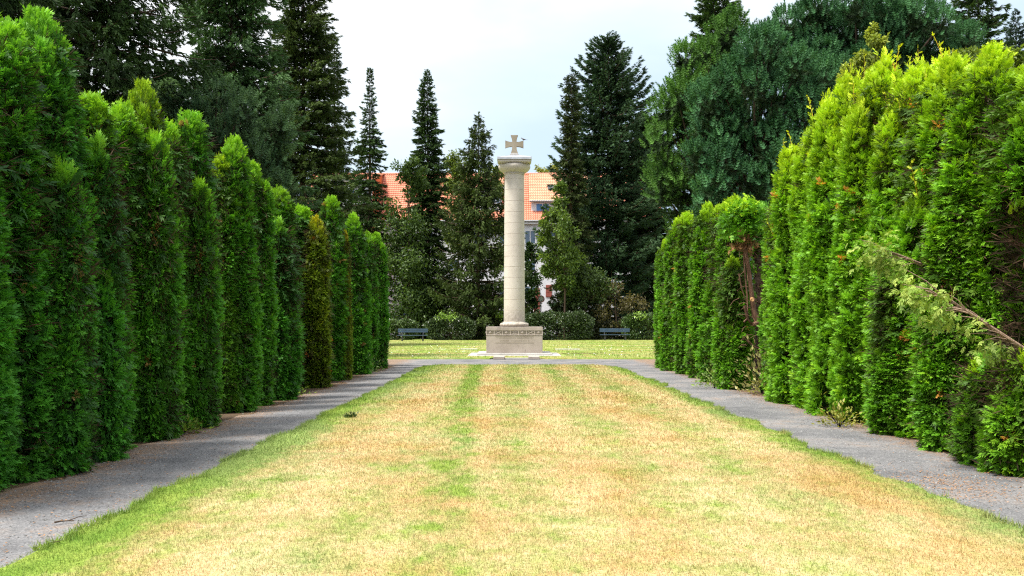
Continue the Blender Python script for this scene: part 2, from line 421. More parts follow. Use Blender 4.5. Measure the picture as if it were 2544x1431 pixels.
def thuja_meshes(seed, H=4.5, R=0.48, n=900, size=0.112, blunt=0.3, loose=0.0, hole=None, dead=None, tipz=0.86, sats=7):
    r = np.random.RandomState(seed)
    # a thuja is a bundle of upright stems: each its own slim column with a rounded tip
    cols = [(0., 0., R * .66, H)]
    for i in range(sats):
        a = i / sats * 2 * pi + r.uniform(-.3, .3); d = R * r.uniform(.38, .68)
        cols.append((cos(a) * d, sin(a) * d, R * r.uniform(.24, .46), H * (r.uniform(.45, .96) if not loose else r.uniform(.55, 1.0))))
    PP, OUT, ZZ, TH = [], [], [], []
    for ci, (ox, oy, cr_, ch) in enumerate(cols):
        m = int(n * 1.0 * 2.6 * cr_ * ch / (R * H) / (.66 + .37 * sats * .8) * 2.0)
        z = r.uniform(0, 1, m) ** .92; th = r.uniform(0, 2 * pi, m)
        bl = blunt * (1.0 if ci == 0 else .75)
        pr = thuja_profile(z, bl)
        keep = r.uniform(0, 1, m) < .3 + .7 * pr
        z, th, pr = z[keep], th[keep], pr[keep]
        q = np.stack((ox * 9 + np.cos(th) * 1.6, oy * 9 + np.sin(th) * 1.6, z * ch * 2.4), 1)
        nz = vnoise(q, seed * 5 + ci)
        w1, w2, w3 = r.uniform(0, 6.28, 3)
        rad = cr_ * pr * (.70 + .50 * nz + .16 * np.sin(z * ch * 2.1 + w3))
        wx = .06 * np.sin(z * ch * 1.7 + w1); wy = .06 * np.sin(z * ch * 1.4 + w2)
        p = np.stack((ox + wx + np.cos(th) * rad, oy + wy + np.sin(th) * rad, z * ch), 1)
        inside = np.zeros(len(z), bool)
        for cj, (qx, qy, qr, qh) in enumerate(cols):
            if cj == ci: continue
            zz = p[:, 2] / qh
            rr = qr * np.where(zz < 1, thuja_profile(np.clip(zz, 0, 1), blunt), 0)
            inside |= np.hypot(p[:, 0] - qx, p[:, 1] - qy) < rr * .80
        ok = ~inside & (nz > .22)
        PP.append(p[ok]); OUT.append(np.stack((np.cos(th), np.sin(th), np.clip((z - 1 + bl) / bl, 0, 1) * 1.2), 1)[ok]); ZZ.append((z * ch / H)[ok]); TH.append(z[ok])
    P, O, Z, TT = np.concatenate(PP), unit(np.concatenate(OUT)), np.concatenate(ZZ), np.concatenate(TH)
    ths = np.arctan2(P[:, 1], P[:, 0]); keep = np.ones(len(P), bool)
    if hole is not None:
        zz = P[:, 2] + r.normal(0, .10, len(P)); keep &= ~((zz > hole[0]) & (zz < hole[1]))
    if dead is not None:
        z0, z1, a0, aw, kf = dead; zz = P[:, 2] + r.normal(0, .08, len(P)); d = np.abs((ths - a0 + pi) % (2 * pi) - pi)
        keep &= ~((zz > z0) & (zz < z1) & (d < aw) & (r.uniform(0, 1, len(P)) > kf))
    P, O, Z, TT = P[keep], O[keep], Z[keep], TT[keep]
    per = 11; k = len(P)
    # each clump: a tassel of small sprays fanning from one twig end
    cs = size * r.uniform(.75, 1.35, k)
    cp = np.repeat(P, per, 0); co = np.repeat(O, per, 0); c_s = np.repeat(cs, per); kk = k * per
    dv = r.normal(0, 1, (kk, 3)); dv += co * 1.0
    dv = unit(dv)
    pos = cp + dv * (c_s * r.uniform(.05, .55, kk))[:, None] * np.array((1, 1, .75))
    pos[:, 2] = np.clip(pos[:, 2], .015, None)
    up = .30 + 1.0 * np.repeat(np.clip((TT - .85) / .15, 0, 1), per) + .4 * loose
    ax = dv * .75 + co * .45 + np.array((0, 0, 1.)) * up[:, None]
    B = basis(ax, np.array((0, 0, .7)) + co * .5 + r.normal(0, .35, (kk, 3)))
    sc = c_s * r.uniform(.7, 1.15, kk) * (1 + .25 * loose)
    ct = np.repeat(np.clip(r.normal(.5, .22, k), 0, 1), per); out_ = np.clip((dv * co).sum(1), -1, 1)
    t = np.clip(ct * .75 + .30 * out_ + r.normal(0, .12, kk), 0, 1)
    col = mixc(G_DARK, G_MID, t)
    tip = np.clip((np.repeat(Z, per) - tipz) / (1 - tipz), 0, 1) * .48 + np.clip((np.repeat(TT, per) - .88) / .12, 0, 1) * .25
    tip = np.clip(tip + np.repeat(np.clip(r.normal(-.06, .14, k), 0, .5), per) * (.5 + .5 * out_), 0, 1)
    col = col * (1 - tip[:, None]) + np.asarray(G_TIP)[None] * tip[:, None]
    brown = np.repeat(r.uniform(0, 1, k) < .0035, per)
    col[brown] = np.array((.30, .16, .05)) * r.uniform(.6, 1.2, (brown.sum(), 1))
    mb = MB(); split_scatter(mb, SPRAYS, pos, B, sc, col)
    # leader shoots
    nl = 14 + int(90 * loose)
    lc = np.array([cols[j] for j in r.choice(len(cols), nl, p=np.array([3. if j == 0 else 1. for j in range(len(cols))]) / (2 + len(cols)))])
    pl = np.stack((lc[:, 0] + r.normal(0, .05, nl), lc[:, 1] + r.normal(0, .05, nl), lc[:, 3] - r.uniform(-.04 - .22 * loose, .12, nl)), 1)
    bl = basis(np.array((0, 0, 1.0)) + r.normal(0, 0.25, (nl, 3)), r.normal(0, 1, (nl, 3)))
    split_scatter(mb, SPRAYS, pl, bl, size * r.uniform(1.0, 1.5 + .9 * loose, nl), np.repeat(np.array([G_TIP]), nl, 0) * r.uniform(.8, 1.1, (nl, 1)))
    if loose:
        for j in range(16):
            ox, oy, cr_, ch = cols[j % len(cols)]; L = r.uniform(.2, .55); kx = 9
            u = np.linspace(0, 1, kx); b0 = np.array((ox, oy, ch - .1)) + r.normal(0, .1, 3) * (1, 1, .4); lean = r.normal(0, .22, 2)
            pp = b0 + np.column_stack((lean[0] * u * L, lean[1] * u * L, u * L))
            aa = np.array((0, 0, .7)) + np.column_stack((r.normal(0, .8, (kx, 2)), np.zeros(kx)))
            split_scatter(mb, SPRAYS, pp, basis(aa, r.normal(0, 1, (kx, 3))), .15 * (1 - .55 * u), mixc(G_MID, G_TIP, .5 + .5 * u) * np.array((1.1, .95, 1)))
            mb.tube(pp, np.linspace(.006, .002, kx), 4, 0, (.30, .26, .05))
    # brown inner twigs filling the plant, tinted near black as shade in gaps
    ni = 900
    zi = r.uniform(0.02, 0.93, ni); ti = r.uniform(0, 2 * pi, ni)
    ri = R * thuja_profile(zi, blunt) * r.uniform(0.2, 0.72, ni)
    if hole is not None: ri = np.where((zi * H > hole[0]) & (zi * H < hole[1]), ri * 0.55, ri)
    pi_ = np.stack((np.cos(ti) * ri, np.sin(ti) * ri, zi * H), 1)
    bi = basis(np.stack((np.cos(ti), np.sin(ti), np.full(ni, 0.3)), 1) + r.normal(0, .5, (ni, 3)), r.normal(0, 1, (ni, 3)))
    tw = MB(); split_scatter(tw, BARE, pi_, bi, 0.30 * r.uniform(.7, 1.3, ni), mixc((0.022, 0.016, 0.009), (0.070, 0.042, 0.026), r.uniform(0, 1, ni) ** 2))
    # inner scale leaves close to the stems, crown shade painted in as darker green
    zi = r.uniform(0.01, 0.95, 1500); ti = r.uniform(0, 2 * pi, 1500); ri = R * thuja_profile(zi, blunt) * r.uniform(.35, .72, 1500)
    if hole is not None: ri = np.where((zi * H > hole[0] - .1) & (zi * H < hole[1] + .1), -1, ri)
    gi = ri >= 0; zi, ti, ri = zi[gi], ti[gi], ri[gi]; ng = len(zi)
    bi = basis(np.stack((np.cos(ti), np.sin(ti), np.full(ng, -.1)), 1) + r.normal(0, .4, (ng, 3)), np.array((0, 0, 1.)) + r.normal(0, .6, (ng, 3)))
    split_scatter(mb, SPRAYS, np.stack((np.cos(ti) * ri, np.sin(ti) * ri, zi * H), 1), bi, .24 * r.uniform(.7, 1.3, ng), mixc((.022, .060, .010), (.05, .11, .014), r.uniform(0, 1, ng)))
    # trunk with small side stems
    tk = MB(); zz = np.linspace(0, H * 0.9, 9)
    wob = np.cumsum(r.normal(0, 0.02, (9, 2)), 0)
    tk.tube(np.column_stack((wob, zz)), np.linspace(0.065, 0.012, 9), 8)
    for i in range(26):
        z0 = r.uniform(0.3, H * 0.8); a = r.uniform(0, 2 * pi); L = R * r.uniform(.4, .8)
        tk.tube([(0, 0, z0), (cos(a) * L * .5, sin(a) * L * .5, z0 + .06), (cos(a) * L, sin(a) * L, z0 + 0.2)], (0.012, 0.008, 0.004), 4)
    return mb, tw, tk

THUJA_GROUP = {'L': 'thuja columns in the left hedge', 'R': 'thuja columns in the right hedge'}
_protos = {}
def thuja_proto(key, **kw):
    if key not in _protos:
        cr, tw, tk = thuja_meshes(**kw)
        _protos[key] = (cr.build('crown', M['thuja']), tw.build('inner_twigs', M['twigs']), tk.build('trunk', M['redbark'], smooth=True), kw.get('H', 4.5), kw.get('R', .48))
        _protos[key] = _protos[key] + ([True],)
    return _protos[key]

VAR = {
 'a': dict(seed=11, blunt=0.30), 'b': dict(seed=12, blunt=0.40), 'c': dict(seed=13, blunt=0.26),
 'd': dict(seed=14, blunt=0.36, R=0.52, n=1000), 'e': dict(seed=15, blunt=0.46), 'f': dict(seed=16, blunt=0.28, tipz=0.8),
 's': dict(seed=17, H=3.0, R=0.40, n=600, blunt=0.4, tipz=0.92, sats=5), 'w': dict(seed=18, R=0.62, n=1350, blunt=0.34, tipz=0.76, loose=0.3, sats=8),
 'x': dict(seed=19, R=0.75, H=5.0, n=1850, blunt=0.36, loose=0.6, tipz=0.6, sats=8), 'y': dict(seed=20, R=0.75, H=5.0, n=1850, blunt=0.32, loose=0.6, tipz=0.62, sats=9),
 'hole': dict(seed=21, hole=(1.1, 3.05), R=0.55, n=1080), 'hole2': dict(seed=22, hole=(0.9, 3.2), R=0.5, n=950, blunt=.4),
 'dead': dict(seed=23, H=4.0, R=0.46, dead=(2.15, 3.1, -1.0, 0.75, 0.12), n=850, blunt=.28, tipz=0.95),
 'low': dict(seed=25, H=1.15, R=.5, n=330, blunt=.6, sats=6, tipz=.7),
 'gap': dict(seed=24, H=4.2, R=0.5, hole=(0.15, 3.25), n=900, blunt=.3),
}

def plant_thuja(side, x, y, Xc, R, var, tint, label, rot=None, ground=True):
    Y = Xc * F / (x - 1272); H = EYE + (803 - y) / F * Y - (.08 if var not in 'xyw' else .03)
    cr, tw, tk, h0, r0, fresh = thuja_proto(var, **VAR[var])
    slim = .88 if side == 'L' else 1.0
    root = thing('thuja', label, 'thuja', (Xc, Y, 0), 0, THUJA_GROUP[side])
    rz = random.uniform(0, 2 * pi) if rot is None else rot
    for o in (cr, tw, tk):
        if fresh[0]: c = o
        else:
            c = o.copy(); COL.objects.link(c)
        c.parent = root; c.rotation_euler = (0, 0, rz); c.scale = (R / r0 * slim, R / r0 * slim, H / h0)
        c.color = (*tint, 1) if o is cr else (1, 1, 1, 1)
    fresh[0] = False
    return root, Y, H

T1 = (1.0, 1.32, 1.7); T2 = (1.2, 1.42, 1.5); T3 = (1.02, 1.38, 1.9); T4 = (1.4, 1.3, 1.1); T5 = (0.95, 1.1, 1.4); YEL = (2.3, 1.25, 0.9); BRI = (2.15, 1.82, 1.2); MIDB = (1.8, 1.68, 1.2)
LEFT = [
 (-330, 0, -4.85, .50, 'a', T1, 'broad thuja at the very near end of the left hedge, nearest the camera'),
 (-130, 20, -4.80, .52, 'd', T3, 'thuja second from the near end of the left hedge, mostly outside the photo'),
 (0, 40, -4.75, .50, 'b', T1, 'dark thuja cut by the left edge of the photo, third along the left hedge'),
 (103, 22, -4.75, .46, 'c', T3, 'tallest looking thuja of the left hedge, with a bright rounded tip near the photo corner'),
 (150, 405, -4.38, .33, 's', T1, 'short dark thuja stem standing in front of the tallest left thuja'),
 (215, 228, -4.78, .50, 'e', T2, 'wide blunt thuja with yellow green crest right of the tallest left thuja'),
 (238, 345, -4.42, .34, 's', T3, 'low thuja leaning on the wide blunt thuja of the left hedge'),
 (295, 250, -4.85, .46, 'b', T2, 'round topped thuja behind the slim pointed one in the left hedge'),
 (360, 198, -4.72, .34, 'c', T4, 'slim pointed thuja whose bright tip sticks out above its left hedge neighbours'),
 (378, 338, -4.50, .36, 's', T2, 'short thuja in front of the slim pointed one in the left hedge'),
 (412, 300, -4.75, .42, 'f', T2, 'yellow tipped thuja between the slim pointed one and the broad cone of the left hedge'),
 (465, 278, -4.70, .50, 'a', T3, 'broad cone shaped thuja with a clean bright top midway along the left hedge'),
 (490, 452, -4.42, .32, 's', T2, 'short fluffy thuja at the foot of the broad cone in the left hedge'),
 (543, 385, -4.78, .40, 'f', T4, 'small yellow green thuja tip just left of the dense dark cone in the left hedge'),
 (572, 342, -4.65, .50, 'd', T2, 'dense dark thuja cone with brown flecks in the middle of the left hedge'),
 (628, 402, -4.60, .42, 'c', T2, 'narrow thuja right of the dense dark cone in the left hedge'),
 (690, 462, -4.85, .55, 'b', T5, 'dull blue green thuja set back behind the narrow ones of the left hedge'),
 (692, 548, -4.45, .42, 's', T1, 'low dark thuja in front of the dull blue green one, left hedge'),
 (742, 508, -4.85, .60, 'e', T2, 'wide flat topped thuja behind the browned thuja of the left hedge'),
 (785, 538, -4.42, .40, 'dead', (2.1, 1.2, .9), 'half browned thuja with a yellow brown top and bare trunk patch in the left hedge'),
 (822, 488, -4.60, .48, 'a', T2, 'tall full thuja right behind the half browned thuja in the left hedge'),
 (856, 572, -4.28, .22, 'f', YEL, 'thin yellowing thuja near the far end of the left hedge'),
 (878, 533, -4.52, .50, 'd', T2, 'broad thuja with a slanting top behind the thin yellowing one, left hedge'),
 (908, 575, -4.42, .42, 'b', T2, 'second last thuja at the far end of the left hedge'),
 (936, 577, -4.35, .42, 'c', T2, 'last thuja at the far end of the left hedge beside the cross path'),
 (655, 520, -5.40, .72, 'b', T1, 'added sun-blocking back row thuja behind the narrow ones of the left hedge'),  # back row added to stop sun stripes falling on the path
 (722, 560, -5.40, .72, 'd', T1, 'added sun-blocking back row thuja behind the dull blue green one, left hedge'),
 (768, 590, -5.35, .72, 'a', T1, 'added sun-blocking back row thuja behind the half browned thuja, left hedge'),
 (842, 600, -5.25, .72, 'c', T1, 'added sun-blocking back row thuja behind the thin yellowing one, left hedge'),
 (892, 620, -5.15, .72, 'b', T1, 'added sun-blocking back row thuja behind the slanting top one near the far end, left hedge'),
]
RIGHT = [
 (1655, 592, 4.98, .36, 'c', MIDB, 'last low thuja at the far end of the right hedge beside the cross path'),
 (1682, 540, 5.02, .42, 'b', MIDB, 'second last thuja at the far end of the right hedge'),
 (1712, 527, 5.06, .44, 'a', MIDB, 'third last thuja at the far end of the right hedge'),
 (1752, 506, 5.10, .46, 'd', MIDB, 'upright thuja left of the round topped one in the right hedge'),
 (1795, 505, 5.18, .44, 'e', MIDB, 'narrow thuja tucked against the left side of the round topped one, right hedge'),
 (1820, 486, 5.12, .44, 'b', MIDB, 'round topped thuja left of the bare trunk gap in the right hedge'),
 (1822, 640, 4.88, .34, 's', MIDB, 'low thuja covering the left foot of the bare trunk gap'),
 (1890, 520, 6.05, .55, 'gap', T2, 'shaded thuja behind the bare trunk gap of the right hedge'),
 (1945, 470, 5.55, .40, 'f', MIDB, 'thuja right of the bare trunk gap with a pointed tip'),
 (1960, 448, 5.22, .44, 'a', BRI, 'thuja just right of the bare trunk gap, forming its right edge'),
 (1992, 375, 5.30, .55, 'w', BRI, 'left shoulder of the tall bright thujas, rising behind the gap edge in the right hedge'),
 (2060, 262, 5.42, .68, 'x', BRI, 'tall bright yellow green thuja with loose shoots, left one of the high crest'),
 (2118, 205, 5.42, .66, 'y', BRI, 'tall feathery bright thuja in the left middle of the high crest, right hedge'),
 (2195, 165, 5.50, .70, 'x', BRI, 'highest feathery bright thuja at the middle of the right hedge crest'),
 (2275, 178, 5.55, .66, 'y', BRI, 'loose bright thuja right of the highest feathery one'),
 (2340, 168, 5.55, .62, 'w', BRI, 'bright thuja with upright leader shoots left of the dense near column'),
 (2240, 640, 5.10, .38, 's', MIDB, 'low thuja bulge in front of the loose bright thuja, right hedge'),
 (2455, 122, 5.42, .56, 'd', BRI, 'dense fresh green thuja column left of the dark hole in the right hedge'),
 (2395, 330, 5.22, .42, 'b', BRI, 'lower thuja stem in front of the dense near column, right hedge'),
 (2360, 560, 5.02, .34, 's', MIDB, 'short thuja at the foot of the near right hedge by the litter patch'),
 (2572, 150, 5.50, .55, 'hole', MIDB, 'thuja with a dark bare hole at mid height near the right edge of the photo'),
 (2740, 120, 5.50, .55, 'hole2', MIDB, 'next thuja with bare trunk just beyond the right edge of the photo'),
 (2900, 100, 5.45, .55, 'a', MIDB, 'third thuja from the near end of the right hedge, outside the photo'),
 (3110, 60, 5.45, .55, 'd', MIDB, 'second thuja from the near end of the right hedge, outside the photo'),
 (3300, 20, 5.45, .55, 'e', MIDB, 'thuja at the very near end of the right hedge, nearest the camera'),
 (2475, 890, 5.02, .42, 'low', MIDB, 'low leafy thuja below the dark hole in the right hedge'),
 (2565, 865, 5.05, .46, 'low', BRI, 'low bright thuja at the right edge of the photo below the broken branch'),
]
for e in LEFT: plant_thuja('L', *e)
for e in RIGHT: plant_thuja('R', *e)

def plant_bits(mb, pos_list, r, size, cols, spread=0.12, n=12, ax=(0, 0, 0.3)):
    for p in pos_list:
        pp = np.asarray(p) + r.normal(0, spread, (n, 3))
        B = basis(np.asarray(ax) + r.normal(0, .6, (n, 3)), np.array((0, -0.2, .8)) + r.normal(0, .5, (n, 3)))
        split_scatter(mb, SPRAYS, pp, B, size * r.uniform(.7, 1.3, n), mixc(cols[0], cols[1], r.uniform(0, 1, n)))

# the thuja stripped bare in the gap of the right hedge
def bare_thuja():
    r = np.random.RandomState(5); Y = 21.6
    root = thing('thuja', 'stripped thuja with a bare curved reddish trunk and dead tuft in the right hedge gap', 'thuja', tuple(at(1895, 975, Y) * (1, 1, 0)), 0, THUJA_GROUP['R'])
    o0 = np.array(root.location)
    P = lambda x, y, dy=0: at(x, y, Y + dy) - o0
    tk = MB()
    tk.tube([P(1906, 960, .1), P(1904, 900, .1), P(1900, 830), P(1880, 795), P(1872, 770), P(1866, 720), P(1860, 670), P(1853, 630), P(1850, 590), P(1846, 545)], (.075, .075, .07, .068, .058, .052, .046, .043, .04, .03), 9)
    tk.build('trunk', M['redbark'], root, smooth=True)
    st = MB()
    for pts, w in (([(1848, 800), (1858, 790), (1856, 740), (1852, 690), (1848, 640), (1846, 600)], .022), ([(1836, 680), (1842, 715), (1852, 745), (1860, 760)], .016), ([(1850, 760), (1856, 790), (1868, 806), (1876, 800), (1868, 780)], .03),
                   ([(1872, 805), (1886, 800), (1898, 805), (1912, 815)], .045), ([(1858, 845), (1872, 860), (1890, 868), (1912, 878)], .014), ([(1845, 835), (1858, 850), (1870, 862)], .01),
                   ([(1893, 912), (1903, 900), (1905, 894), (1914, 892)], .03), ([(1895, 920), (1905, 914), (1912, 908)], .035), ([(1848, 905), (1866, 915), (1884, 912)], .012)):
        st.tube([P(a, b, -.12 + .03 * i) for i, (a, b) in enumerate(pts)], np.linspace(w, w * .6, len(pts)), 6)
    for i in range(34):
        x = r.uniform(1836, 1872); y = r.uniform(600, 900); L = r.uniform(8, 30); a = r.uniform(0, 2 * pi)
        st.tube([P(x, y, -.05), P(x + cos(a) * L * .6, y + sin(a) * L * .5 - 2, -.15), P(x + cos(a) * L, y + sin(a) * L + 3, -.25)], (.008, .006, .003), 4)
    st.build('bare_stem', M['redbark'], root, smooth=True)
    ct = MB(); c = P(1868, 744, -.08); ct.lathe([(0.001, 0), (.045, 0.004), (.05, .012), (.046, .02)], 12); co = ct.build('cut_stub', M['cutwood'], root); co.location = c; co.rotation_euler = (radians(80), 0, .2)
    cr = MB()
    plant_bits(cr, [P(r.normal(1846, 10), r.normal(604, 13), r.normal(0, .1)) for _ in range(30)], r, .12, ((.15, .07, .03), (.42, .24, .12)), .05, 12)
    d = cr.build('dead_tuft', M['twigs'], root); d['label'] = 'dead brown tuft'
    cr = MB()
    plant_bits(cr, [P(r.normal(1850, 24), r.uniform(512, 590), r.normal(.05, .12)) for _ in range(90)], r, .165, (G_DARK, G_MID), .07, 14, (-.5, -.6, .4))
    plant_bits(cr, [P(r.normal(1850, 22), r.uniform(508, 540), r.normal(0, .12)) for _ in range(24)], r, .165, (G_MID, G_TIP), .07, 10, (-.3, -.4, .7))
    cr.build('crown', M['thuja'], root).color = (*MIDB, 1)
bare_thuja()

# broken branches hanging out of the right hedge
def broken_branch(name, label, pts, Y, w, seed, nb, leafspan):
    r = np.random.RandomState(seed)
    root = thing(name, label, 'branch', tuple(at(*pts[-1], Y)), 0, 'broken branches on the right hedge')
    o0 = np.array(root.location); P = lambda x, y, dy=0.: at(x, y, Y + dy) - o0
    k = len(pts); main = np.array([P(a, b, -.25 * (1 - i / (k - 1))) for i, (a, b) in enumerate(pts)])
    st = MB(); st.tube(main, np.linspace(w * .25, w, k), 7)
    tips = []
    for i in range(nb):
        t = r.uniform(0.1, .92) * (k - 1); j = int(t); p = main[j] * (1 - t + j) + main[j + 1] * (t - j)
        d = unit(main[0] - main[-1]) * r.uniform(.2, .55) + np.array((r.normal(0, .06), r.uniform(-.12, .1), r.uniform(-.24, .07)))
        d = d * w / .028
        st.tube([p, p + d * .5 + (0, 0, .03), p + d], (w * .3, w * .2, w * .08), 4); tips.append((p, p + d))
    st.build('bare_wood', M['barewood'], root, smooth=True)
    lf = MB(); L = []
    for p, q in tips:
        L += [q + (0, .02, -.06)]
    L += [main[0] + r.normal(0, .12, 3) for _ in range(leafspan)]
    plant_bits(lf, L, r, .115, ((.14, .27, .035), (.36, .45, .10)), .05, 9, (-.55, -.2, -.5))
    lf.build('foliage', M['thuja'], root).color = (1.1, 1.1, 1.1, 1)
broken_branch('broken_branch', 'large broken thuja branch with bare pale wood hanging out of the near right hedge', [(2300, 722), (2360, 745), (2420, 785), (2480, 825), (2545, 868), (2600, 905)], 9.9, .028, 3, 30, 8)
broken_branch('broken_branch', 'small broken thuja branch with pale leaves below the bright crest of the right hedge', [(2190, 622), (2225, 630), (2255, 642), (2290, 658)], 11.9, .020, 4, 16, 10)

# ------------------------------------------------------------------ conifers
def spruce(name, label, cat, x, ytop, Y, prof, droop=0.25, twig=0.30, whorl=0.5, nbr=6, dens=11, c0=(0.012, 0.024, 0.010), c1=(0.045, 0.075, 0.022), hang=0.35, seed=1, zmin=0.5, lean=0.0, tint=(1, 1, 1), gap=0.12, group='spruces behind the lawn and hedges', trunk=0.012, tipup=0.15, jag=0.25):
    """prof: list of (pixel y, half width in pixels) down the tree"""
    r = np.random.RandomState(seed)
    top = at(x, ytop, Y); H = top[2]; base = np.array((top[0], Y, 0))
    ys = np.array([EYE + (803 - a) / F * Y for a, b in prof])[::-1]; ws = np.array([b / F * Y for a, b in prof])[::-1]
    root = thing(name, label, cat, tuple(base), 0, group)
    tk = MB(); zt = np.linspace(0, H * .985, 12)
    sway = lean * (zt / H) ** 2 * H + np.cumsum(r.normal(0, .02, 12))
    tx = lambda z: np.interp(z, zt, sway)
    tk.tube(np.column_stack((sway, np.zeros(12), zt)), np.maximum(H * trunk * (1 - zt / H), .02), 8)
    PP, AX, NM, SC, CC = [], [], [], [], []
    z = zmin; a0 = 0
    while z < H * .99:
        t = z / H; Rz = np.interp(z, ys, ws)
        nb = max(4, int(1.5 * nbr * r.uniform(.8, 1.2)))
        a0 += 1.3
        for b in range(nb):
            if r.uniform() < gap: continue
            a = a0 + b / nb * 2 * pi + r.normal(0, .25)
            L = max(Rz * r.uniform(1 - 2 * jag, 1 + jag), .12)
            rise = 0.55 * max(0, t - .72) / .28 - droop * (1 - t) * 1.2 + r.normal(0, .08)
            k = max(3, int(L * 3) + 2); u = np.linspace(0, 1, k)
            rr = L * u; dz = L * (rise * u - droop * .5 * u ** 2 + tipup * u ** 4)
            zb = z + dz
            pts = np.column_stack((tx(z) + np.cos(a) * rr, np.sin(a) * rr, np.maximum(zb, .3)))
            if L > .5: tk.tube(pts, np.linspace(.018 + .012 * L, .006, k), 4, cap=False)
            m = max(6, int(L * dens * 2.5))
            s = r.uniform(.08, 1.0, m) ** .75; q = np.column_stack([np.interp(s, u, pts[:, i]) for i in range(3)])
            d = np.array((cos(a), sin(a), 0)); side = np.array((-sin(a), cos(a), 0)); sg = r.choice((-1, 1), m)
            sw = 0.34 * L * (1 - s * .75) * r.uniform(0, 1, m)
            q = q + side * (sg * sw)[:, None] - np.array((0, 0, 1)) * (r.uniform(0, hang, m) ** 1.5 * twig * 1.6)[:, None]
            ax = d * r.uniform(.7, 1.1, (m, 1)) + side * (sg * r.uniform(.0, .75, m))[:, None] + np.array((0, 0, 1.)) * (rise * .6 + r.normal(.04, .14, m) - hang * r.uniform(0, 1, m) ** 2 * 2.6)[:, None]
            PP.append(q); AX.append(ax); NM.append(np.array((0, 0, 1.)) + r.normal(0, .3, (m, 3)))
            SC.append(twig * .92 * r.uniform(.7, 1.25, m) * (0.55 + .45 * min(1, L / 1.2)))
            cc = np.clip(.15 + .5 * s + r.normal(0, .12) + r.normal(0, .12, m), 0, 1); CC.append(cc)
        z += whorl * r.uniform(.7, 1.3) * (1 - .45 * t)
    # leader
    m = 14; q = np.column_stack((tx(np.full(m, H)) + r.normal(0, .04, m), r.normal(0, .04, m), H - r.uniform(0, .9, m) ** 1.3 * 1.2 - .25))
    PP.append(q); AX.append(np.array((0, 0, 1.)) + r.normal(0, .35, (m, 3))); NM.append(r.normal(0, 1, (m, 3))); SC.append(twig * .7 * np.ones(m)); CC.append(np.full(m, .6))
    PP = np.concatenate(PP); cr = MB()
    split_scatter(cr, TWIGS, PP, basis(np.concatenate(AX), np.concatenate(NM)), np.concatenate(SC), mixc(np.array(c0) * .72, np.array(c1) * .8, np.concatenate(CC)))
    tk.build('trunk', M['bark'], root, smooth=True)
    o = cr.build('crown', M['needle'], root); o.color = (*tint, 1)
    return root

S0, S1 = (0.020, 0.048, 0.016), (0.080, 0.155, 0.038)
spruce('spruce', 'slim pointed spruce left of the two needle thin ones, ragged outline against the sky', 'spruce', 920, 164, 90, [(164, 3), (250, 13), (330, 22), (375, 40), (400, 26), (480, 48), (600, 55), (800, 60)], droop=.35, twig=.42, whorl=.42, nbr=6, dens=9, seed=31, c0=S0, c1=S1, jag=.4, hang=.3)
spruce('spruce', 'slim tall spruce left of the column with a bent dense tip', 'spruce', 1062, 170, 92, [(170, 3), (210, 12), (250, 18), (300, 28), (400, 40), (500, 50), (650, 60), (800, 66)], droop=.3, twig=.42, whorl=.36, nbr=7, dens=9, seed=32, c0=S0, c1=S1, jag=.28, lean=-.006)
spruce('spruce', 'drooping olive spruce with thin open top just left of the column', 'spruce', 1190, 276, 86, [(276, 2), (330, 18), (400, 40), (500, 64), (600, 92), (760, 108)], droop=.1, twig=.46, whorl=.8, nbr=8, dens=9, hang=.8, seed=33, c0=(.022, .042, .012), c1=(.095, .145, .034), jag=.3, tipup=.3)
spruce('spruce', 'narrow shaggy brownish spruce leaning against the big dark one right of the column', 'spruce', 1420, 182, 88, [(182, 10), (230, 18), (330, 20), (400, 26), (500, 34), (620, 55), (760, 66)], droop=.35, twig=.42, whorl=.36, nbr=6, dens=9, seed=34, c0=(.022, .04, .012), c1=(.08, .115, .03), jag=.35, hang=.5)
spruce('fir_tree', 'large dark blue green fir with broad crown right of the column', 'fir', 1512, 82, 94, [(82, 4), (130, 34), (200, 68), (300, 102), (420, 112), (520, 132), (640, 140), (760, 135)], droop=.12, twig=.50, whorl=.75, nbr=11, dens=9.5, seed=35, c0=(.018, .044, .022), c1=(.085, .165, .075), jag=.36, tipup=.35, hang=.25, group=None)
spruce('spruce', 'dark spruce half hidden behind the right flank of the large fir', 'spruce', 1608, 285, 99, [(285, 20), (400, 48), (520, 62), (760, 70)], droop=.25, twig=.5, whorl=.5, nbr=9, dens=10, seed=36, c0=S0, c1=(.06, .11, .03))
spruce('spruce', 'huge dark spruce with its top cut off by the upper edge, left of the sky', 'spruce', 752, -150, 62, [(-150, 8), (0, 56), (120, 82), (220, 96), (320, 112), (420, 136), (520, 156), (600, 160)], droop=.2, twig=.40, whorl=.48, nbr=8, dens=10, seed=37, c0=(.020, .042, .012), c1=(.095, .15, .034), jag=.25, hang=.4)
spruce('spruce', 'low dark spruce filling the corner between the huge spruce and the ragged slim one', 'spruce', 884, 420, 97, [(420, 4), (480, 26), (560, 45), (760, 60)], droop=.25, twig=.42, whorl=.45, nbr=7, dens=8, seed=46, c0=S0, c1=S1)
spruce('spruce', 'thin spruce tip beside the shoulder of the huge dark spruce', 'spruce', 830, 82, 66, [(82, 4), (130, 13), (200, 20), (300, 24), (450, 34)], droop=.3, twig=.36, whorl=.4, nbr=6, dens=10, seed=38, c0=S0, c1=S1)
spruce('spruce', 'dark spruce with grey green boughs left of the huge spruce, rising out of the photo', 'spruce', 575, -420, 40, [(-420, 30), (-100, 100), (100, 125), (250, 150), (400, 170), (600, 180)], droop=.18, twig=.34, whorl=.5, nbr=8, dens=13, seed=39, c0=(.018, .044, .016), c1=(.085, .175, .055), hang=.6, jag=.3, tint=(1.15, 1.2, 1.1))
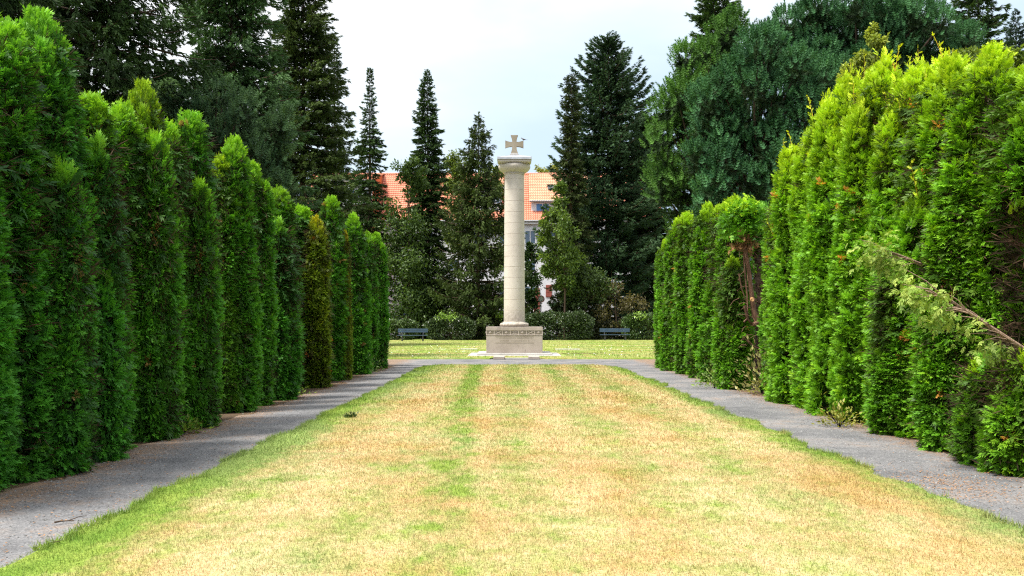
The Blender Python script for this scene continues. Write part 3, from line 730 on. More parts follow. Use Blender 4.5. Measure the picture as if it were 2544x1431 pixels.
spruce('spruce', 'big black green spruce behind the near left hedge with sky gaps between drooping boughs', 'spruce', 215, -700, 27, [(-700, 60), (-200, 200), (0, 230), (200, 260), (500, 270)], droop=.22, twig=.30, whorl=.5, nbr=9, dens=14, seed=40, c0=(.014, .032, .012), c1=(.065, .12, .034), hang=.9, jag=.35, tint=(1.2, 1.3, 1.1), gap=.16)
spruce('spruce', 'near black spruce at the upper left corner behind the first hedge plants', 'spruce', -120, -900, 22, [(-900, 60), (-200, 260), (200, 300), (500, 300)], droop=.22, twig=.30, whorl=.5, nbr=9, dens=12, seed=41, c0=(.014, .032, .012), c1=(.065, .12, .034), hang=.8, tint=(1.2, 1.3, 1.1))
spruce('spruce', 'spruce tip rising behind the left shoulder of the light green pine', 'spruce', 1775, -70, 60, [(-70, 20), (0, 42), (60, 52), (300, 70), (600, 80)], droop=.2, twig=.4, whorl=.45, nbr=7, dens=10, seed=42, c0=S0, c1=S1)
spruce('spruce', 'dark spruce behind the right end of the blue green pines', 'spruce', 2428, -180, 52, [(-180, 10), (0, 46), (100, 66), (300, 90), (600, 100)], droop=.25, twig=.38, whorl=.45, nbr=7, dens=10, seed=43, c0=S0, c1=S1)
spruce('spruce', 'dark spruce crown peeping over the pines at the top edge', 'spruce', 2215, -200, 60, [(-200, 20), (-50, 62), (20, 82), (300, 100), (600, 110)], droop=.25, twig=.4, whorl=.5, nbr=7, dens=9, seed=44, c0=S0, c1=S1)
spruce('spruce', 'small distant blue spruce tip at the right edge of the photo', 'spruce', 2526, 20, 76, [(20, 3), (80, 18), (150, 32), (300, 60), (600, 80)], droop=.1, twig=.42, whorl=.5, nbr=7, dens=9, seed=45, c0=(.02, .045, .035), c1=(.08, .14, .10))

# ------------------------------------------------------------------ pines
def pine(name, label, lobes, Y, trunk_x, seed, c0, c1, tuft=.37, n=62, depth=1.5, group='pines behind the hedges'):
    """lobes: (pixel x, pixel y, radius px); every lobe repeats at several depths"""
    r = np.random.RandomState(seed)
    base = np.array((at(trunk_x, 803, Y)[0], Y, 0)); root = thing(name, label, 'pine', tuple(base), 0, group)
    tk = MB(); topz = max(at(a, b, Y)[2] for a, b, c in lobes)
    tk.tube([(0, 0, 0), (.1, 0, topz * .3), (-.05, .1, topz * .6), (0, 0, topz * .9)], (.24, .2, .14, .05), 9)
    PP, AX, SC, CC, inner = [], [], [], [], []
    xs = [a for a, b, c in lobes]; cx = (min(xs) + max(xs)) / 2; hw = max(60, (max(xs) - min(xs)) / 2)
    for (lx, ly, lr) in lobes:
        for dd in (-1, 0, 1):
            f = sqrt(max(.1, 1 - ((lx - cx) / hw) ** 2 * .7))
            Yd = Y + dd * depth * f * .8 + r.normal(0, .45)
            c = at(lx + r.normal(0, 6), ly + r.normal(0, 6) + abs(dd) * 6, Yd) - base
            R = lr / F * Y * r.uniform(.75, 1.05)
            z0 = max(.6, c[2] * .75)
            tk.tube([(0, 0, z0), c * (.55, .55, .5) + np.array((0, 0, z0 * .5)), c], (.06, .04, .02), 5, cap=False)
            m = int(n * (R / .55) ** 2)
            d = unit(r.normal(0, 1, (m, 3)) + np.array((0, -.25, .9)))
            q = c + d * R * (np.array((.95, .95, 1.1))) * (r.uniform(.85, 1.0, (m, 1)))
            q += (vnoise(q * 2.5, seed)[:, None] - .5) * d * R * .5
            PP.append(q); AX.append(d * .7 + np.array((0, 0, .8)) + r.normal(0, .22, (m, 3))); SC.append(tuft * r.uniform(.75, 1.25, m))
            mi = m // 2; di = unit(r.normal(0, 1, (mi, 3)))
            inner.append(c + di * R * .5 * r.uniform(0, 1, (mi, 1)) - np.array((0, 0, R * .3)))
            CC.append(np.clip(.5 + r.normal(0, .14) + r.normal(0, .2, m), 0, 1))
    PP = np.concatenate(PP); ok = PP[:, 2] > .3
    AX = np.concatenate(AX)[ok]; SC = np.concatenate(SC)[ok]; CC = np.concatenate(CC)[ok]; PP = PP[ok]
    cr = MB(); split_scatter(cr, TUFTS, PP, basis(AX, r.normal(0, 1, AX.shape)), SC, mixc(c0, c1, CC))
    II = np.concatenate(inner); II = II[II[:, 2] > .3]; ki = len(II)  # inner tufts coloured darker to put shade into the crown interior
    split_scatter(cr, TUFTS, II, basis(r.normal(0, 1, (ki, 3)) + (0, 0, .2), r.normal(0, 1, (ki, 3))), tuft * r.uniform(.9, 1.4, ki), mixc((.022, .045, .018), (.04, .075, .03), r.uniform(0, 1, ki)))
    tk.build('trunk', M['bark'], root, smooth=True); cr.build('crown', M['pine'], root)

def fill_lobes(outline, n, rad, seed):
    """lobes spread over a polygon drawn round the crown"""
    r = np.random.RandomState(seed); P = np.array(outline, float); L = []
    def inside(x, y):
        c = False; j = len(P) - 1
        for i in range(len(P)):
            if (P[i, 1] > y) != (P[j, 1] > y) and x < (P[j, 0] - P[i, 0]) * (y - P[i, 1]) / (P[j, 1] - P[i, 1]) + P[i, 0]: c = not c
            j = i
        return c
    tries = 0
    while len(L) < n and tries < 9000:
        tries += 1
        x = r.uniform(P[:, 0].min(), P[:, 0].max()); y = r.uniform(P[:, 1].min(), P[:, 1].max())
        if inside(x, y) and all((x - a) ** 2 + (y - b) ** 2 > (rad * .95) ** 2 for a, b, c in L): L.append((x, y, rad * r.uniform(.75, 1.2)))
    return L
PG0, PG1 = (.032, .095, .018), (.15, .32, .065)
PB0, PB1 = (.022, .080, .032), (.105, .265, .110)
pine('pine_tree', 'light green bushy pine, leftmost of the pines behind the right hedge',
     fill_lobes([(1645, 190), (1700, 110), (1790, 70), (1850, 90), (1830, 250), (1790, 560), (1690, 590), (1640, 520), (1640, 330)], 30, 40, 1), 38, 1735, 51, PG0, PG1)
pine('pine_tree', 'blue green pine with a dark hollow middle, front one behind the right hedge',
     fill_lobes([(1740, 250), (1800, 190), (1900, 90), (1990, 110), (2060, 180), (2030, 330), (1960, 400), (1960, 560), (1760, 560), (1730, 400)], 34, 43, 2), 33, 1880, 52, PB0, PB1)
pine('pine_tree', 'broad blue green pine spreading along the top right behind the bright crest',
     fill_lobes([(1890, 60), (1960, 25), (2080, 15), (2200, 25), (2330, 55), (2420, 80), (2400, 190), (2250, 260), (2080, 260), (1930, 200)], 36, 46, 3) + [(2100, 330, 50), (2200, 330, 50), (2300, 320, 50), (2150, 420, 60)], 40, 2130, 53, PB0, PB1)
pine('pine_tree', 'grey green pine boughs spreading above the middle of the left hedge',
     fill_lobes([(330, 225), (420, 215), (520, 240), (640, 265), (700, 300), (690, 420), (740, 480), (640, 470), (520, 380), (400, 330)], 26, 36, 4), 30, 520, 54, (.035, .085, .042), (.14, .25, .11), tuft=.30)

# ------------------------------------------------------------------ broadleaf trees and shrubs
def broadleaf(name, label, cat, Y, blobs, c0, c1, seed, leaf=.22, n=160, trunk_x=None, mat='leaf', group=None, tr=.09, depth=1.0):
    r = np.random.RandomState(seed)
    tx = trunk_x if trunk_x is not None else sum(b[0] for b in blobs) / len(blobs)
    base = np.array((at(tx, 803, Y)[0], Y, 0)); root = thing(name, label, cat, tuple(base), 0, group)
    tk = MB(); top = max(at(b[0], b[1], Y)[2] for b in blobs)
    tk.tube([(0, 0, 0), (.05, 0, top * .35), (-.04, .05, top * .7), (0, 0, top * .95)], (tr, tr * .8, tr * .5, tr * .15), 8)
    PP, AX, SC, CC = [], [], [], []
    for bx, by, br in blobs:
        c = at(bx, by, Y) - base + np.array((0, r.normal(0, .3) * depth, 0)); R = br / F * Y
        z0 = c[2] * .7
        tk.tube([(0, 0, z0), (c[0] * .5, c[1] * .5, z0 + (c[2] - z0) * .6), c], (tr * .4, tr * .25, tr * .1), 5, cap=False)
        kk = max(6, int(11 * R)); sub = c + r.normal(0, .5, (kk, 3)) * R * np.array((1, depth, 1))
        for s_ in sub:
            m = int(n * .62); d = r.normal(0, 1, (m, 3))
            PP.append(s_ + d * R * .24); AX.append(unit(d) * .6 + np.array((0, 0, -.25)) + r.normal(0, .5, (m, 3))); SC.append(leaf * r.uniform(.6, 1.25, m)); CC.append(np.clip(r.normal(.5, .28, m) + r.normal(0, .12), 0, 1))
    PP = np.concatenate(PP); PP[:, 2] = np.maximum(PP[:, 2], .15); AX = np.concatenate(AX)
    cr = MB(); cr.scatter(*LEAF, PP, basis(AX, np.array((0, 0, 1.)) + r.normal(0, .6, AX.shape)), np.concatenate(SC), 0, mixc(c0, c1, np.concatenate(CC)))
    tk.build('trunk', M['bark'], root, smooth=True); cr.build('crown', M[mat], root)
    return root
BL0, BL1 = (.05, .095, .018), (.16, .24, .05)
broadleaf('broadleaf_tree', 'leafy green tree between the two slim spruces left of the column', 'tree', 88,
          [(1010, 430, 22), (1028, 410, 20), (1035, 455, 26), (985, 540, 32), (1020, 560, 40), (1000, 610, 42), (975, 650, 32), (1030, 660, 45), (990, 720, 42), (1045, 730, 48), (1000, 780, 42), (1060, 790, 40)], (.028, .065, .016), (.10, .165, .036), 61, .3, 150, 1015)
broadleaf('broadleaf_tree', 'light green tree behind the drooping spruce left of the column', 'tree', 98,
          [(1128, 400, 20), (1140, 425, 26), (1120, 450, 28), (1235, 430, 16), (1240, 470, 22), (1130, 500, 34), (1140, 600, 40), (1235, 560, 26), (1240, 640, 30)], (.07, .12, .02), (.2, .27, .05), 62, .3, 150, 1138)
broadleaf('broadleaf_tree', 'bright green small tree right of the column under the narrow shaggy spruce', 'tree', 84,
          [(1392, 470, 12), (1398, 505, 18), (1385, 535, 20), (1362, 555, 18), (1400, 565, 26), (1350, 590, 16), (1390, 610, 26), (1368, 640, 24), (1400, 668, 26), (1362, 668, 16), (1412, 705, 20), (1422, 640, 26)], (.045, .095, .018), (.155, .235, .042), 63, .28, 150, 1402)
broadleaf('broadleaf_tree', 'yellowish treetop peeping over the red roof ridge right of the column', 'tree', 140, [(1350, 432, 12), (1370, 430, 14), (1390, 440, 16), (1360, 450, 18), (1020, 440, 10)][:4], (.16, .2, .03), (.34, .36, .07), 64, .4, 160)
broadleaf('broadleaf_tree', 'thin yellow green tree standing up behind the highest feathery thuja', 'tree', 17.5,
          [(2152, 95, 14), (2160, 120, 18), (2140, 150, 22), (2180, 160, 24), (2120, 175, 20), (2155, 190, 30), (2205, 200, 24), (2110, 215, 24), (2150, 240, 30)], (.14, .21, .03), (.40, .46, .08), 65, .075, 150, 2160, tr=.04)
broadleaf('broadleaf_tree', 'green broadleaf treetop behind the dense near column of the right hedge', 'tree', 16,
          [(2420, 120, 22), (2390, 140, 26), (2440, 150, 26), (2375, 170, 26), (2510, 140, 22), (2530, 165, 24), (2480, 170, 30)], (.07, .12, .02), (.22, .30, .045), 66, .09, 150, 2440, tr=.04)
# a dark little conifer right beside the shaft and the undergrowth
plantY = 86
broadleaf('conical_conifer', 'small dark conical conifer peeking out right of the column shaft', 'conifer', plantY, [(1318, 615, 9), (1320, 640, 14), (1322, 670, 17), (1322, 700, 19), (1322, 730, 20), (1322, 760, 21)], (.02, .05, .014), (.06, .115, .03), 67, .26, 170)
broadleaf('bush', 'dark undergrowth bush under the drooping spruce left of the column', 'bush', 90, [(1090, 740, 40), (1150, 760, 36), (1200, 740, 34), (1110, 690, 36), (1230, 765, 30)], (.02, .04, .012), (.07, .11, .03), 68, .3, 150)
broadleaf('bush', 'thin brown leaved bush between the right bench and the fence', 'bush', 85, [(1495, 750, 26), (1520, 720, 24), (1545, 760, 28), (1500, 800, 24), (1540, 810, 24), (1580, 745, 26)], (.06, .05, .03), (.17, .15, .06), 69, .24, 60)
broadleaf('bush', 'low spreading green conifer branch bush right of the road sign', 'bush', 85.5, [(1420, 700, 34), (1460, 690, 34), (1490, 705, 30), (1440, 730, 30)], (.03, .06, .02), (.11, .17, .05), 70, .28, 150)

def shrub_hedge(label, x0, x1, y0, y1, Y, depth, c0, c1, seed, leaf=.16, n=2600, crest=None):
    r = np.random.RandomState(seed)
    A, Bp = at(x0, y0, Y), at(x1, y1, Y); w = Bp[0] - A[0]; h = A[2]
    root = thing('shrub', label, 'shrub', ((A[0] + Bp[0]) / 2, Y + depth / 2, 0), 0, 'evergreen shrubs behind the far lawn')
    n = int(n * 3.2)
    d = unit(r.normal(0, 1, (n, 3))); d[:, 2] = np.abs(d[:, 2]) * np.where(r.uniform(size=n) < .85, 1, -.6)
    e = np.sign(d) * np.abs(d) ** .55
    q = e * np.array((w / 2, depth / 2, h * .52)) + np.array((0, 0, h * .48))
    q *= ((.86 + .22 * vnoise(q * 1.6 + 50, seed)) * (1 - .3 * r.uniform(0, 1, n) ** 2))[:, None]; q += r.normal(0, .06, (n, 3)); q[:, 2] = np.clip(q[:, 2], .05, None)
    mb = MB(); mb.scatter(*LEAF, q, basis(d + r.normal(0, .5, (n, 3)) + np.array((0, 0, -.2)), d + r.normal(0, .6, (n, 3)) + np.array((0, 0, .4))), leaf * r.uniform(.7, 1.3, n), 0, mixc(c0, c1, r.uniform(0, 1, n)))
    if crest:
        for cx, cy in crest:
            p = at(cx, cy, Y) - np.array(root.location); m = 90
            mb.scatter(*LEAF, p + r.normal(0, .3, (m, 3)) * (1, .5, .6), basis(r.normal(0, 1, (m, 3)) + (0, 0, .6), r.normal(0, 1, (m, 3)) + (0, -.3, .8)), leaf * 1.2 * r.uniform(.7, 1.3, m), 0, mixc((.12, .22, .03), (.26, .40, .07), r.uniform(0, 1, m)))
    mb.build('leaves', M['gloss'], root)
    st = MB()
    for i in range(9):
        x = (r.uniform(-.45, .45)) * w; a = r.uniform(0, 6.28)
        st.tube([(x, 0, 0), (x + cos(a) * .2, sin(a) * .2, h * .4), (x + cos(a) * .5, sin(a) * .4, h * .85)], (.04, .03, .01), 5)
    st.tube([(-.46 * w, 0, .02), (0, .02, .03), (.46 * w, 0, .02)], .05, 6)
    st.build('woody_base', M['bark'], root)
RH0, RH1 = (.022, .045, .016), (.085, .13, .045)
shrub_hedge('low green laurel shrub at the far left behind the left bench', 950, 1030, 796, 845, 83, 1.8, (.035, .07, .02), (.11, .17, .05), 81, .2, 2200)
shrub_hedge('dark evergreen shrub with a few fresh shoots just right of the left bench', 1055, 1180, 792, 847, 82, 2.2, RH0, RH1, 82, .17, 4200, [(1098, 786), (1120, 789)])
shrub_hedge('dim evergreen shrub behind the pedestal left side', 1165, 1260, 780, 845, 84.5, 2.0, (.022, .03, .012), (.075, .09, .03), 83, .17, 3000, [(1243, 782), (1248, 790)])
shrub_hedge('large glossy evergreen shrub right of the pedestal', 1296, 1478, 777, 846, 82, 2.4, RH0, RH1, 84, .17, 6400)
shrub_hedge('sparse dark evergreen shrub behind the right bench', 1475, 1560, 800, 845, 84.5, 1.6, (.022, .03, .012), (.07, .08, .03), 85, .17, 1800)
shrub_hedge('glossy green shrub at the far right beside the right bench', 1550, 1660, 780, 845, 83, 2.2, (.03, .06, .018), (.10, .17, .04), 86, .18, 4200, [(1590, 785)])

# ------------------------------------------------------------------ ground, paths, lawns
def edge_noise(y, seed, amp=.06):
    p = np.column_stack((np.zeros_like(y), y, np.zeros_like(y)))
    return amp * (2 * vnoise(p * 1.3, seed) - 1 + .7 * (2 * vnoise(p * 4.1, seed + 1) - 1))
gm = MB(); gm.add([(-400, -60, 0), (400, -60, 0), (400, 600, 0), (-400, 600, 0)], [(0, 1, 2, 3)])
kindof(gm.build('ground', M['soil']), 'structure')

def strip(mb, xl, xr, ys, z):
    k = len(ys)
    v = np.concatenate((np.column_stack((xl, ys, np.full(k, z))), np.column_stack((xr, ys, np.full(k, z)))))
    mb.add(v, [(i, i + k, i + k + 1, i + 1) for i in range(k - 1)])
ysn = np.arange(-3, 34.0, .12)
pm = MB()
strip(pm, -4.32 - edge_noise(ysn, 3, .16) + .012 * (ysn - 8).clip(0), np.full(len(ysn), -2.75), ysn, .004)
strip(pm, np.full(len(ysn), 3.3), 5.05 + edge_noise(ysn, 5, .16) - .008 * (ysn - 8).clip(0), ysn, .004)
strip(pm, np.array([-30., -30]), np.array([30., 30]), np.array([33.88, 40.3]), .004)
kindof(pm.build('gravel_path', M['gravel']), 'structure')

LX0, LX1, LY1 = -2.93, 3.445, 34.15
def lawn_edges(y):
    l = LX0 + edge_noise(y, 11, .07); r_ = LX1 + edge_noise(y, 13, .10)
    c = np.clip((y - (LY1 - 1.4)) / 1.4, 0, 1); cut = 1.1 * (1 - np.sqrt(1 - c ** 2 * .999))
    cr = np.clip((y - (LY1 - 3)) / 3, 0, 1); cutr = 1.0 * (1 - np.sqrt(1 - cr ** 2 * .999))
    return l + cut, r_ - cutr
yl = np.concatenate((np.arange(-3, 31, .1), np.linspace(31, LY1, 40)))
el, er = lawn_edges(yl)
lm = MB(); strip(lm, el, er, yl, .03)
k = len(yl)
for e_, s in ((el, 1), (er, -1)):
    lm.add(np.concatenate((np.column_stack((e_, yl, np.full(k, .03))), np.column_stack((e_ - s * .03, yl, np.full(k, .0))))), [((i, i + 1, i + 1 + k, i + k) if s > 0 else (i, i + k, i + k + 1, i + 1)) for i in range(k - 1)])
kindof(lm.build('lawn', M['lawn']), 'structure')
xb = np.arange(-45, 45.1, .15); yb = 39.95 + edge_noise(xb, 17, .05) - .02 * np.abs(xb) * 0
yb = np.where(np.abs(xb - .2) < 1.1, yb + .9, yb)
bl = MB(); kb = len(xb)
bl.add(np.concatenate((np.column_stack((xb, yb, np.full(kb, .05))), np.column_stack((xb, np.full(kb, 90.), np.full(kb, .05))))), [(i, i + 1, i + 1 + kb, i + kb) for i in range(kb - 1)])
bl.add(np.concatenate((np.column_stack((xb, yb, np.full(kb, .05))), np.column_stack((xb, yb - .02, np.full(kb, 0.))))), [(i, i + kb, i + kb + 1, i + 1) for i in range(kb - 1)])
kindof(bl.build('far_lawn', M['backlawn']), 'structure')

def blades(x, y, h, w, seed, z=.03, bright=(.70, 1.22)):
    r = np.random.RandomState(seed); n = len(x)
    a = r.uniform(0, 2 * pi, n); til = r.uniform(.25, 1.5, n)
    h = h * r.uniform(.6, 1.35, n)
    d = np.column_stack((np.cos(a) * np.sin(til), np.sin(a) * np.sin(til), np.cos(til) * .9 + .1)) * h[:, None]
    s = np.column_stack((-np.sin(a + r.normal(0, .6, n)), np.cos(a), np.zeros(n))) * (w * r.uniform(.7, 1.3, n) / 2)[:, None]
    p = np.column_stack((x, y, np.full(n, z)))
    V = np.stack((p - s, p + s, p + d), 1).reshape(-1, 3)
    c = r.uniform(*bright, (n, 1)) * np.array((1, 1, 1)) * (1 + np.column_stack((r.normal(0, .06, n), np.zeros(n), r.normal(0, .06, n))))
    return V, np.arange(n * 3).reshape(-1, 3), np.repeat(c, 3, 0)
gb = MB(); q = 0
for (ya, yb_, dens, h, w) in ((3.0, 7.5, 8000, .025, .0036), (7.5, 11, 5200, .027, .0048), (11, 17, 2100, .032, .0075), (17, 25, 800, .046, .014), (25, 34.1, 420, .05, .02)):
    n = int(6.4 * (yb_ - ya) * dens); y = rs.uniform(ya, yb_, n); l, r_ = lawn_edges(y); x = l - .02 + rs.uniform(0, 1, n) * (r_ - l + .04)
    gb.add(*blades(x, y, h, w, 100 + q)[:2], 0, blades(x, y, h, w, 100 + q)[2]); q += 1
# longer untrimmed tufts along both edges
for sd in (0, 1):
    n = 15000; y = 3 + 31 * rs.uniform(0, 1, n) ** 1.5; l, r_ = lawn_edges(y); x = (l + np.abs(rs.normal(0, .05, n)) - .03) if sd == 0 else (r_ - np.abs(rs.normal(0, .05, n)) + .03)
    keep = vnoise(np.column_stack((x, y * 2.2, np.zeros(n))), 44 + sd) > (.35 if sd == 0 else .5); x, y = x[keep], y[keep]
    V, Fc, C = blades(x, y, .055, .006, 120 + sd); gb.add(V, Fc, 0, C)
kindof(gb.build('grass', M['blade']), 'stuff', 'short patchy grass blades, straw coloured and green, on the front lawn', 'grass')
n = 60000; y = rs.uniform(40, 81, n); x = rs.uniform(-13, 14, n) * (y / 60)
ok = (np.abs(x - .2) > 2.1) | (y < 42) | (y > 46.5); ok &= ~((np.abs(x - .2) < 1.15) & (y < 41)); x, y = x[ok], y[ok]
V, Fc, C = blades(x, y, .07, .022, 140, .05, (.8, 1.12)); gb = MB(); gb.add(V, Fc, 0, C)
kindof(gb.build('grass', M['backblade']), 'stuff', 'grass blades of the far lawn round the monument', 'grass')
# white daisies
n = 260; y = rs.uniform(40.2, 60, n); x = rs.uniform(-9, 11, n); ok = np.abs(x - .2) > 2.2; x, y = x[ok], y[ok]; n = len(x)
dm = MB(); dm.scatter(np.array([(cos(i / 6 * 2 * pi), sin(i / 6 * 2 * pi), 0) for i in range(6)]), np.array([list(range(6))]), np.column_stack((x, y, np.full(n, .125))), basis(np.array((0, 1., .2)) + rs.normal(0, .2, (n, 3)), np.array((0, -.4, 1.)) + rs.normal(0, .2, (n, 3))), np.full(n, .022))
kindof(dm.build('daisies', M['frame']), 'stuff', 'tiny white daisies sprinkled over the far lawn', 'daisies')

# needle litter, loose stones
def litter():
    r = np.random.RandomState(9); n = 9500
    y = 4 + 28 * r.uniform(0, 1, n) ** 1.3; sd = r.uniform(size=n) < .5
    x = np.where(sd, -4.2 + np.abs(r.normal(0, .28, n)), 4.98 - np.abs(r.normal(0, .3, n)))
    m = 1500; x2 = np.concatenate((r.normal(3.95, .28, m), r.normal(-3.1, .2, 500))); y2 = np.concatenate((r.normal(8.9, .55, m), r.uniform(5, 12, 500)))
    x = np.concatenate((x, x2)); y = np.concatenate((y, y2)); n = len(x)
    ok = ~((x > LX0 - .05) & (x < LX1 + .03)); x, y = x[ok], y[ok]; n = len(x)
    V, Fc, C = blades(x, y, .03, .012, 150, .012, (.5, 1.4)); V[2::3, 2] = .016
    c = mixc((.14, .075, .035), (.42, .22, .10), r.uniform(0, 1, n)); lb = MB(); lb.add(V, Fc, 0, np.repeat(c, 3, 0))
    kindof(lb.build('needle_litter', M['twigs']), 'stuff', 'brown thuja needle litter along the path edges', 'litter')
    n = 9000; y = 4 + 26 * r.uniform(0, 1, n) ** 1.4; x = np.where(r.uniform(size=n) < .5, r.uniform(-4.3, -2.98, n), r.uniform(3.5, 5.0, n))
    tv = np.array([(1, 0, 0), (-.5, .87, 0), (-.5, -.87, 0), (0, 0, .7)]); tf = np.array([(0, 1, 3), (1, 2, 3), (2, 0, 3)])
    g = r.uniform(.12, .36, n) ** 1.2; sb = MB()
    sb.scatter(tv, tf, np.column_stack((x, y, np.full(n, .004))), basis(np.column_stack((r.normal(0, 1, (n, 2)), np.zeros(n))), np.tile((0, 0, 1.), (n, 1))), r.uniform(.005, .014, n), 0, np.column_stack((g, g, g * 1.03)))
    kindof(sb.build('gravel', M['twigs']), 'stuff', 'loose grey gravel grains on the paths', 'gravel')
litter()

def twig_on_ground(label, pts, w, mat='bark'):
    P = [(at(a, b, EYE * F / (b - 803)) * (1, 1, 0) + (0, 0, .02 + w)) for a, b in pts]
    o = P[0].copy(); m = MB(); m.tube([p - o for p in P], np.linspace(w, w * .5, len(P)), 6)
    a = P[len(P) // 2] - o; m.tube([a, a + (.05, .07, .015), a + (.1, .09, .02)], (w * .5, w * .4, w * .2), 5)
    t = m.build('twig', M[mat], None, True, tuple(o)); tag(t, label, 'twig', 'twigs lying on the left path')
twig_on_ground('thin forked brown twig lying on the left path near the photo corner', [(136, 1307), (150, 1304), (168, 1303), (184, 1303)], .007)
twig_on_ground('short dark stick on the left path beside the green lawn edge', [(84, 1374), (95, 1371), (104, 1372)], .009)

def weed(name, label, x, y, s, c0, c1, seed, leaf=.09, n=150, flat=.6, cat='weed'):
    Y = EYE * F / (y - 803); r = np.random.RandomState(seed); p = at(x, y, Y)
    root = thing(name, label, cat, (p[0], p[1], 0.004), 0, 'weeds and small clumps on the ground')
    q = np.abs(r.normal(0, 1, (n, 3))) * (1, 1, flat) * s * .45; q[:, :2] *= r.choice((-1, 1), (n, 2)); q[:, 2] += .02
    d = unit(q) + r.normal(0, .4, (n, 3)) + (0, 0, .3)
    m = MB(); m.scatter(*LEAF, q, basis(d, np.array((0, 0, 1.)) + r.normal(0, .5, (n, 3))), leaf * r.uniform(.5, 1.3, n), 0, mixc(c0, c1, r.uniform(0, 1, n))); m.build('leaves', M['leaf'], root)
    st = MB()
    for i in range(10):
        a = r.uniform(0, 6.28); L = s * r.uniform(.3, .9); st.tube([(0, 0, 0), (cos(a) * L * .4, sin(a) * L * .4, L * flat * .6), (cos(a) * L * .8, sin(a) * L * .8, L * flat)], (.006, .005, .002), 4)
    st.tube([(0, 0, -.01), (0, 0, .02)], .02, 6); so = st.build('stalk', M['twigs'], root)
WG0, WG1 = (.08, .14, .02), (.24, .34, .05)
weed('weed', 'pale green weed patch at the hedge foot below the broad left cone', 455, 1078, .28, WG0, WG1, 201, .06, 260, .5)
weed('weed', 'dark leafy weed at the near left hedge foot by the wide blunt thuja', 235, 1110, .30, (.03, .07, .02), (.12, .17, .08), 202, .10, 160, 1.1)
weed('weed', 'yellow green weeds in front of the dull blue green thuja', 715, 982, .40, WG0, WG1, 203, .06, 240, .35)
weed('weed', 'grey green weed growing at the foot of the browned left thuja', 742, 960, .40, (.06, .09, .04), (.2, .24, .12), 204, .08, 160, 1.3)
weed('weed', 'green weed tuft near the far end of the left hedge', 905, 925, .50, (.05, .1, .02), (.16, .24, .06), 205, .09, 260, .9)
weed('weed', 'straw coloured tall grass weed below the bare trunk gap', 1893, 978, .55, (.2, .2, .07), (.42, .40, .16), 206, .10, 320, 1.5)
weed('weed', 'round pale leaved weed at the foot of the right hedge left of the gap', 1775, 965, .45, (.10, .17, .04), (.28, .38, .10), 207, .08, 260, 1.2)
weed('weed', 'yellowish weed at the base of the tall bright thujas', 2085, 1062, .34, (.16, .17, .03), (.36, .36, .07), 208, .06, 260, .9)
weed('weed', 'bluish leaved weed at the near foot of the right hedge', 2492, 1166, .22, (.03, .06, .03), (.13, .2, .12), 209, .05, 200, 1.0)
weed('weed', 'small dark green clump on the lawn near its left edge', 873, 1042, .10, (.02, .05, .015), (.06, .10, .03), 210, .05, 90, .6)

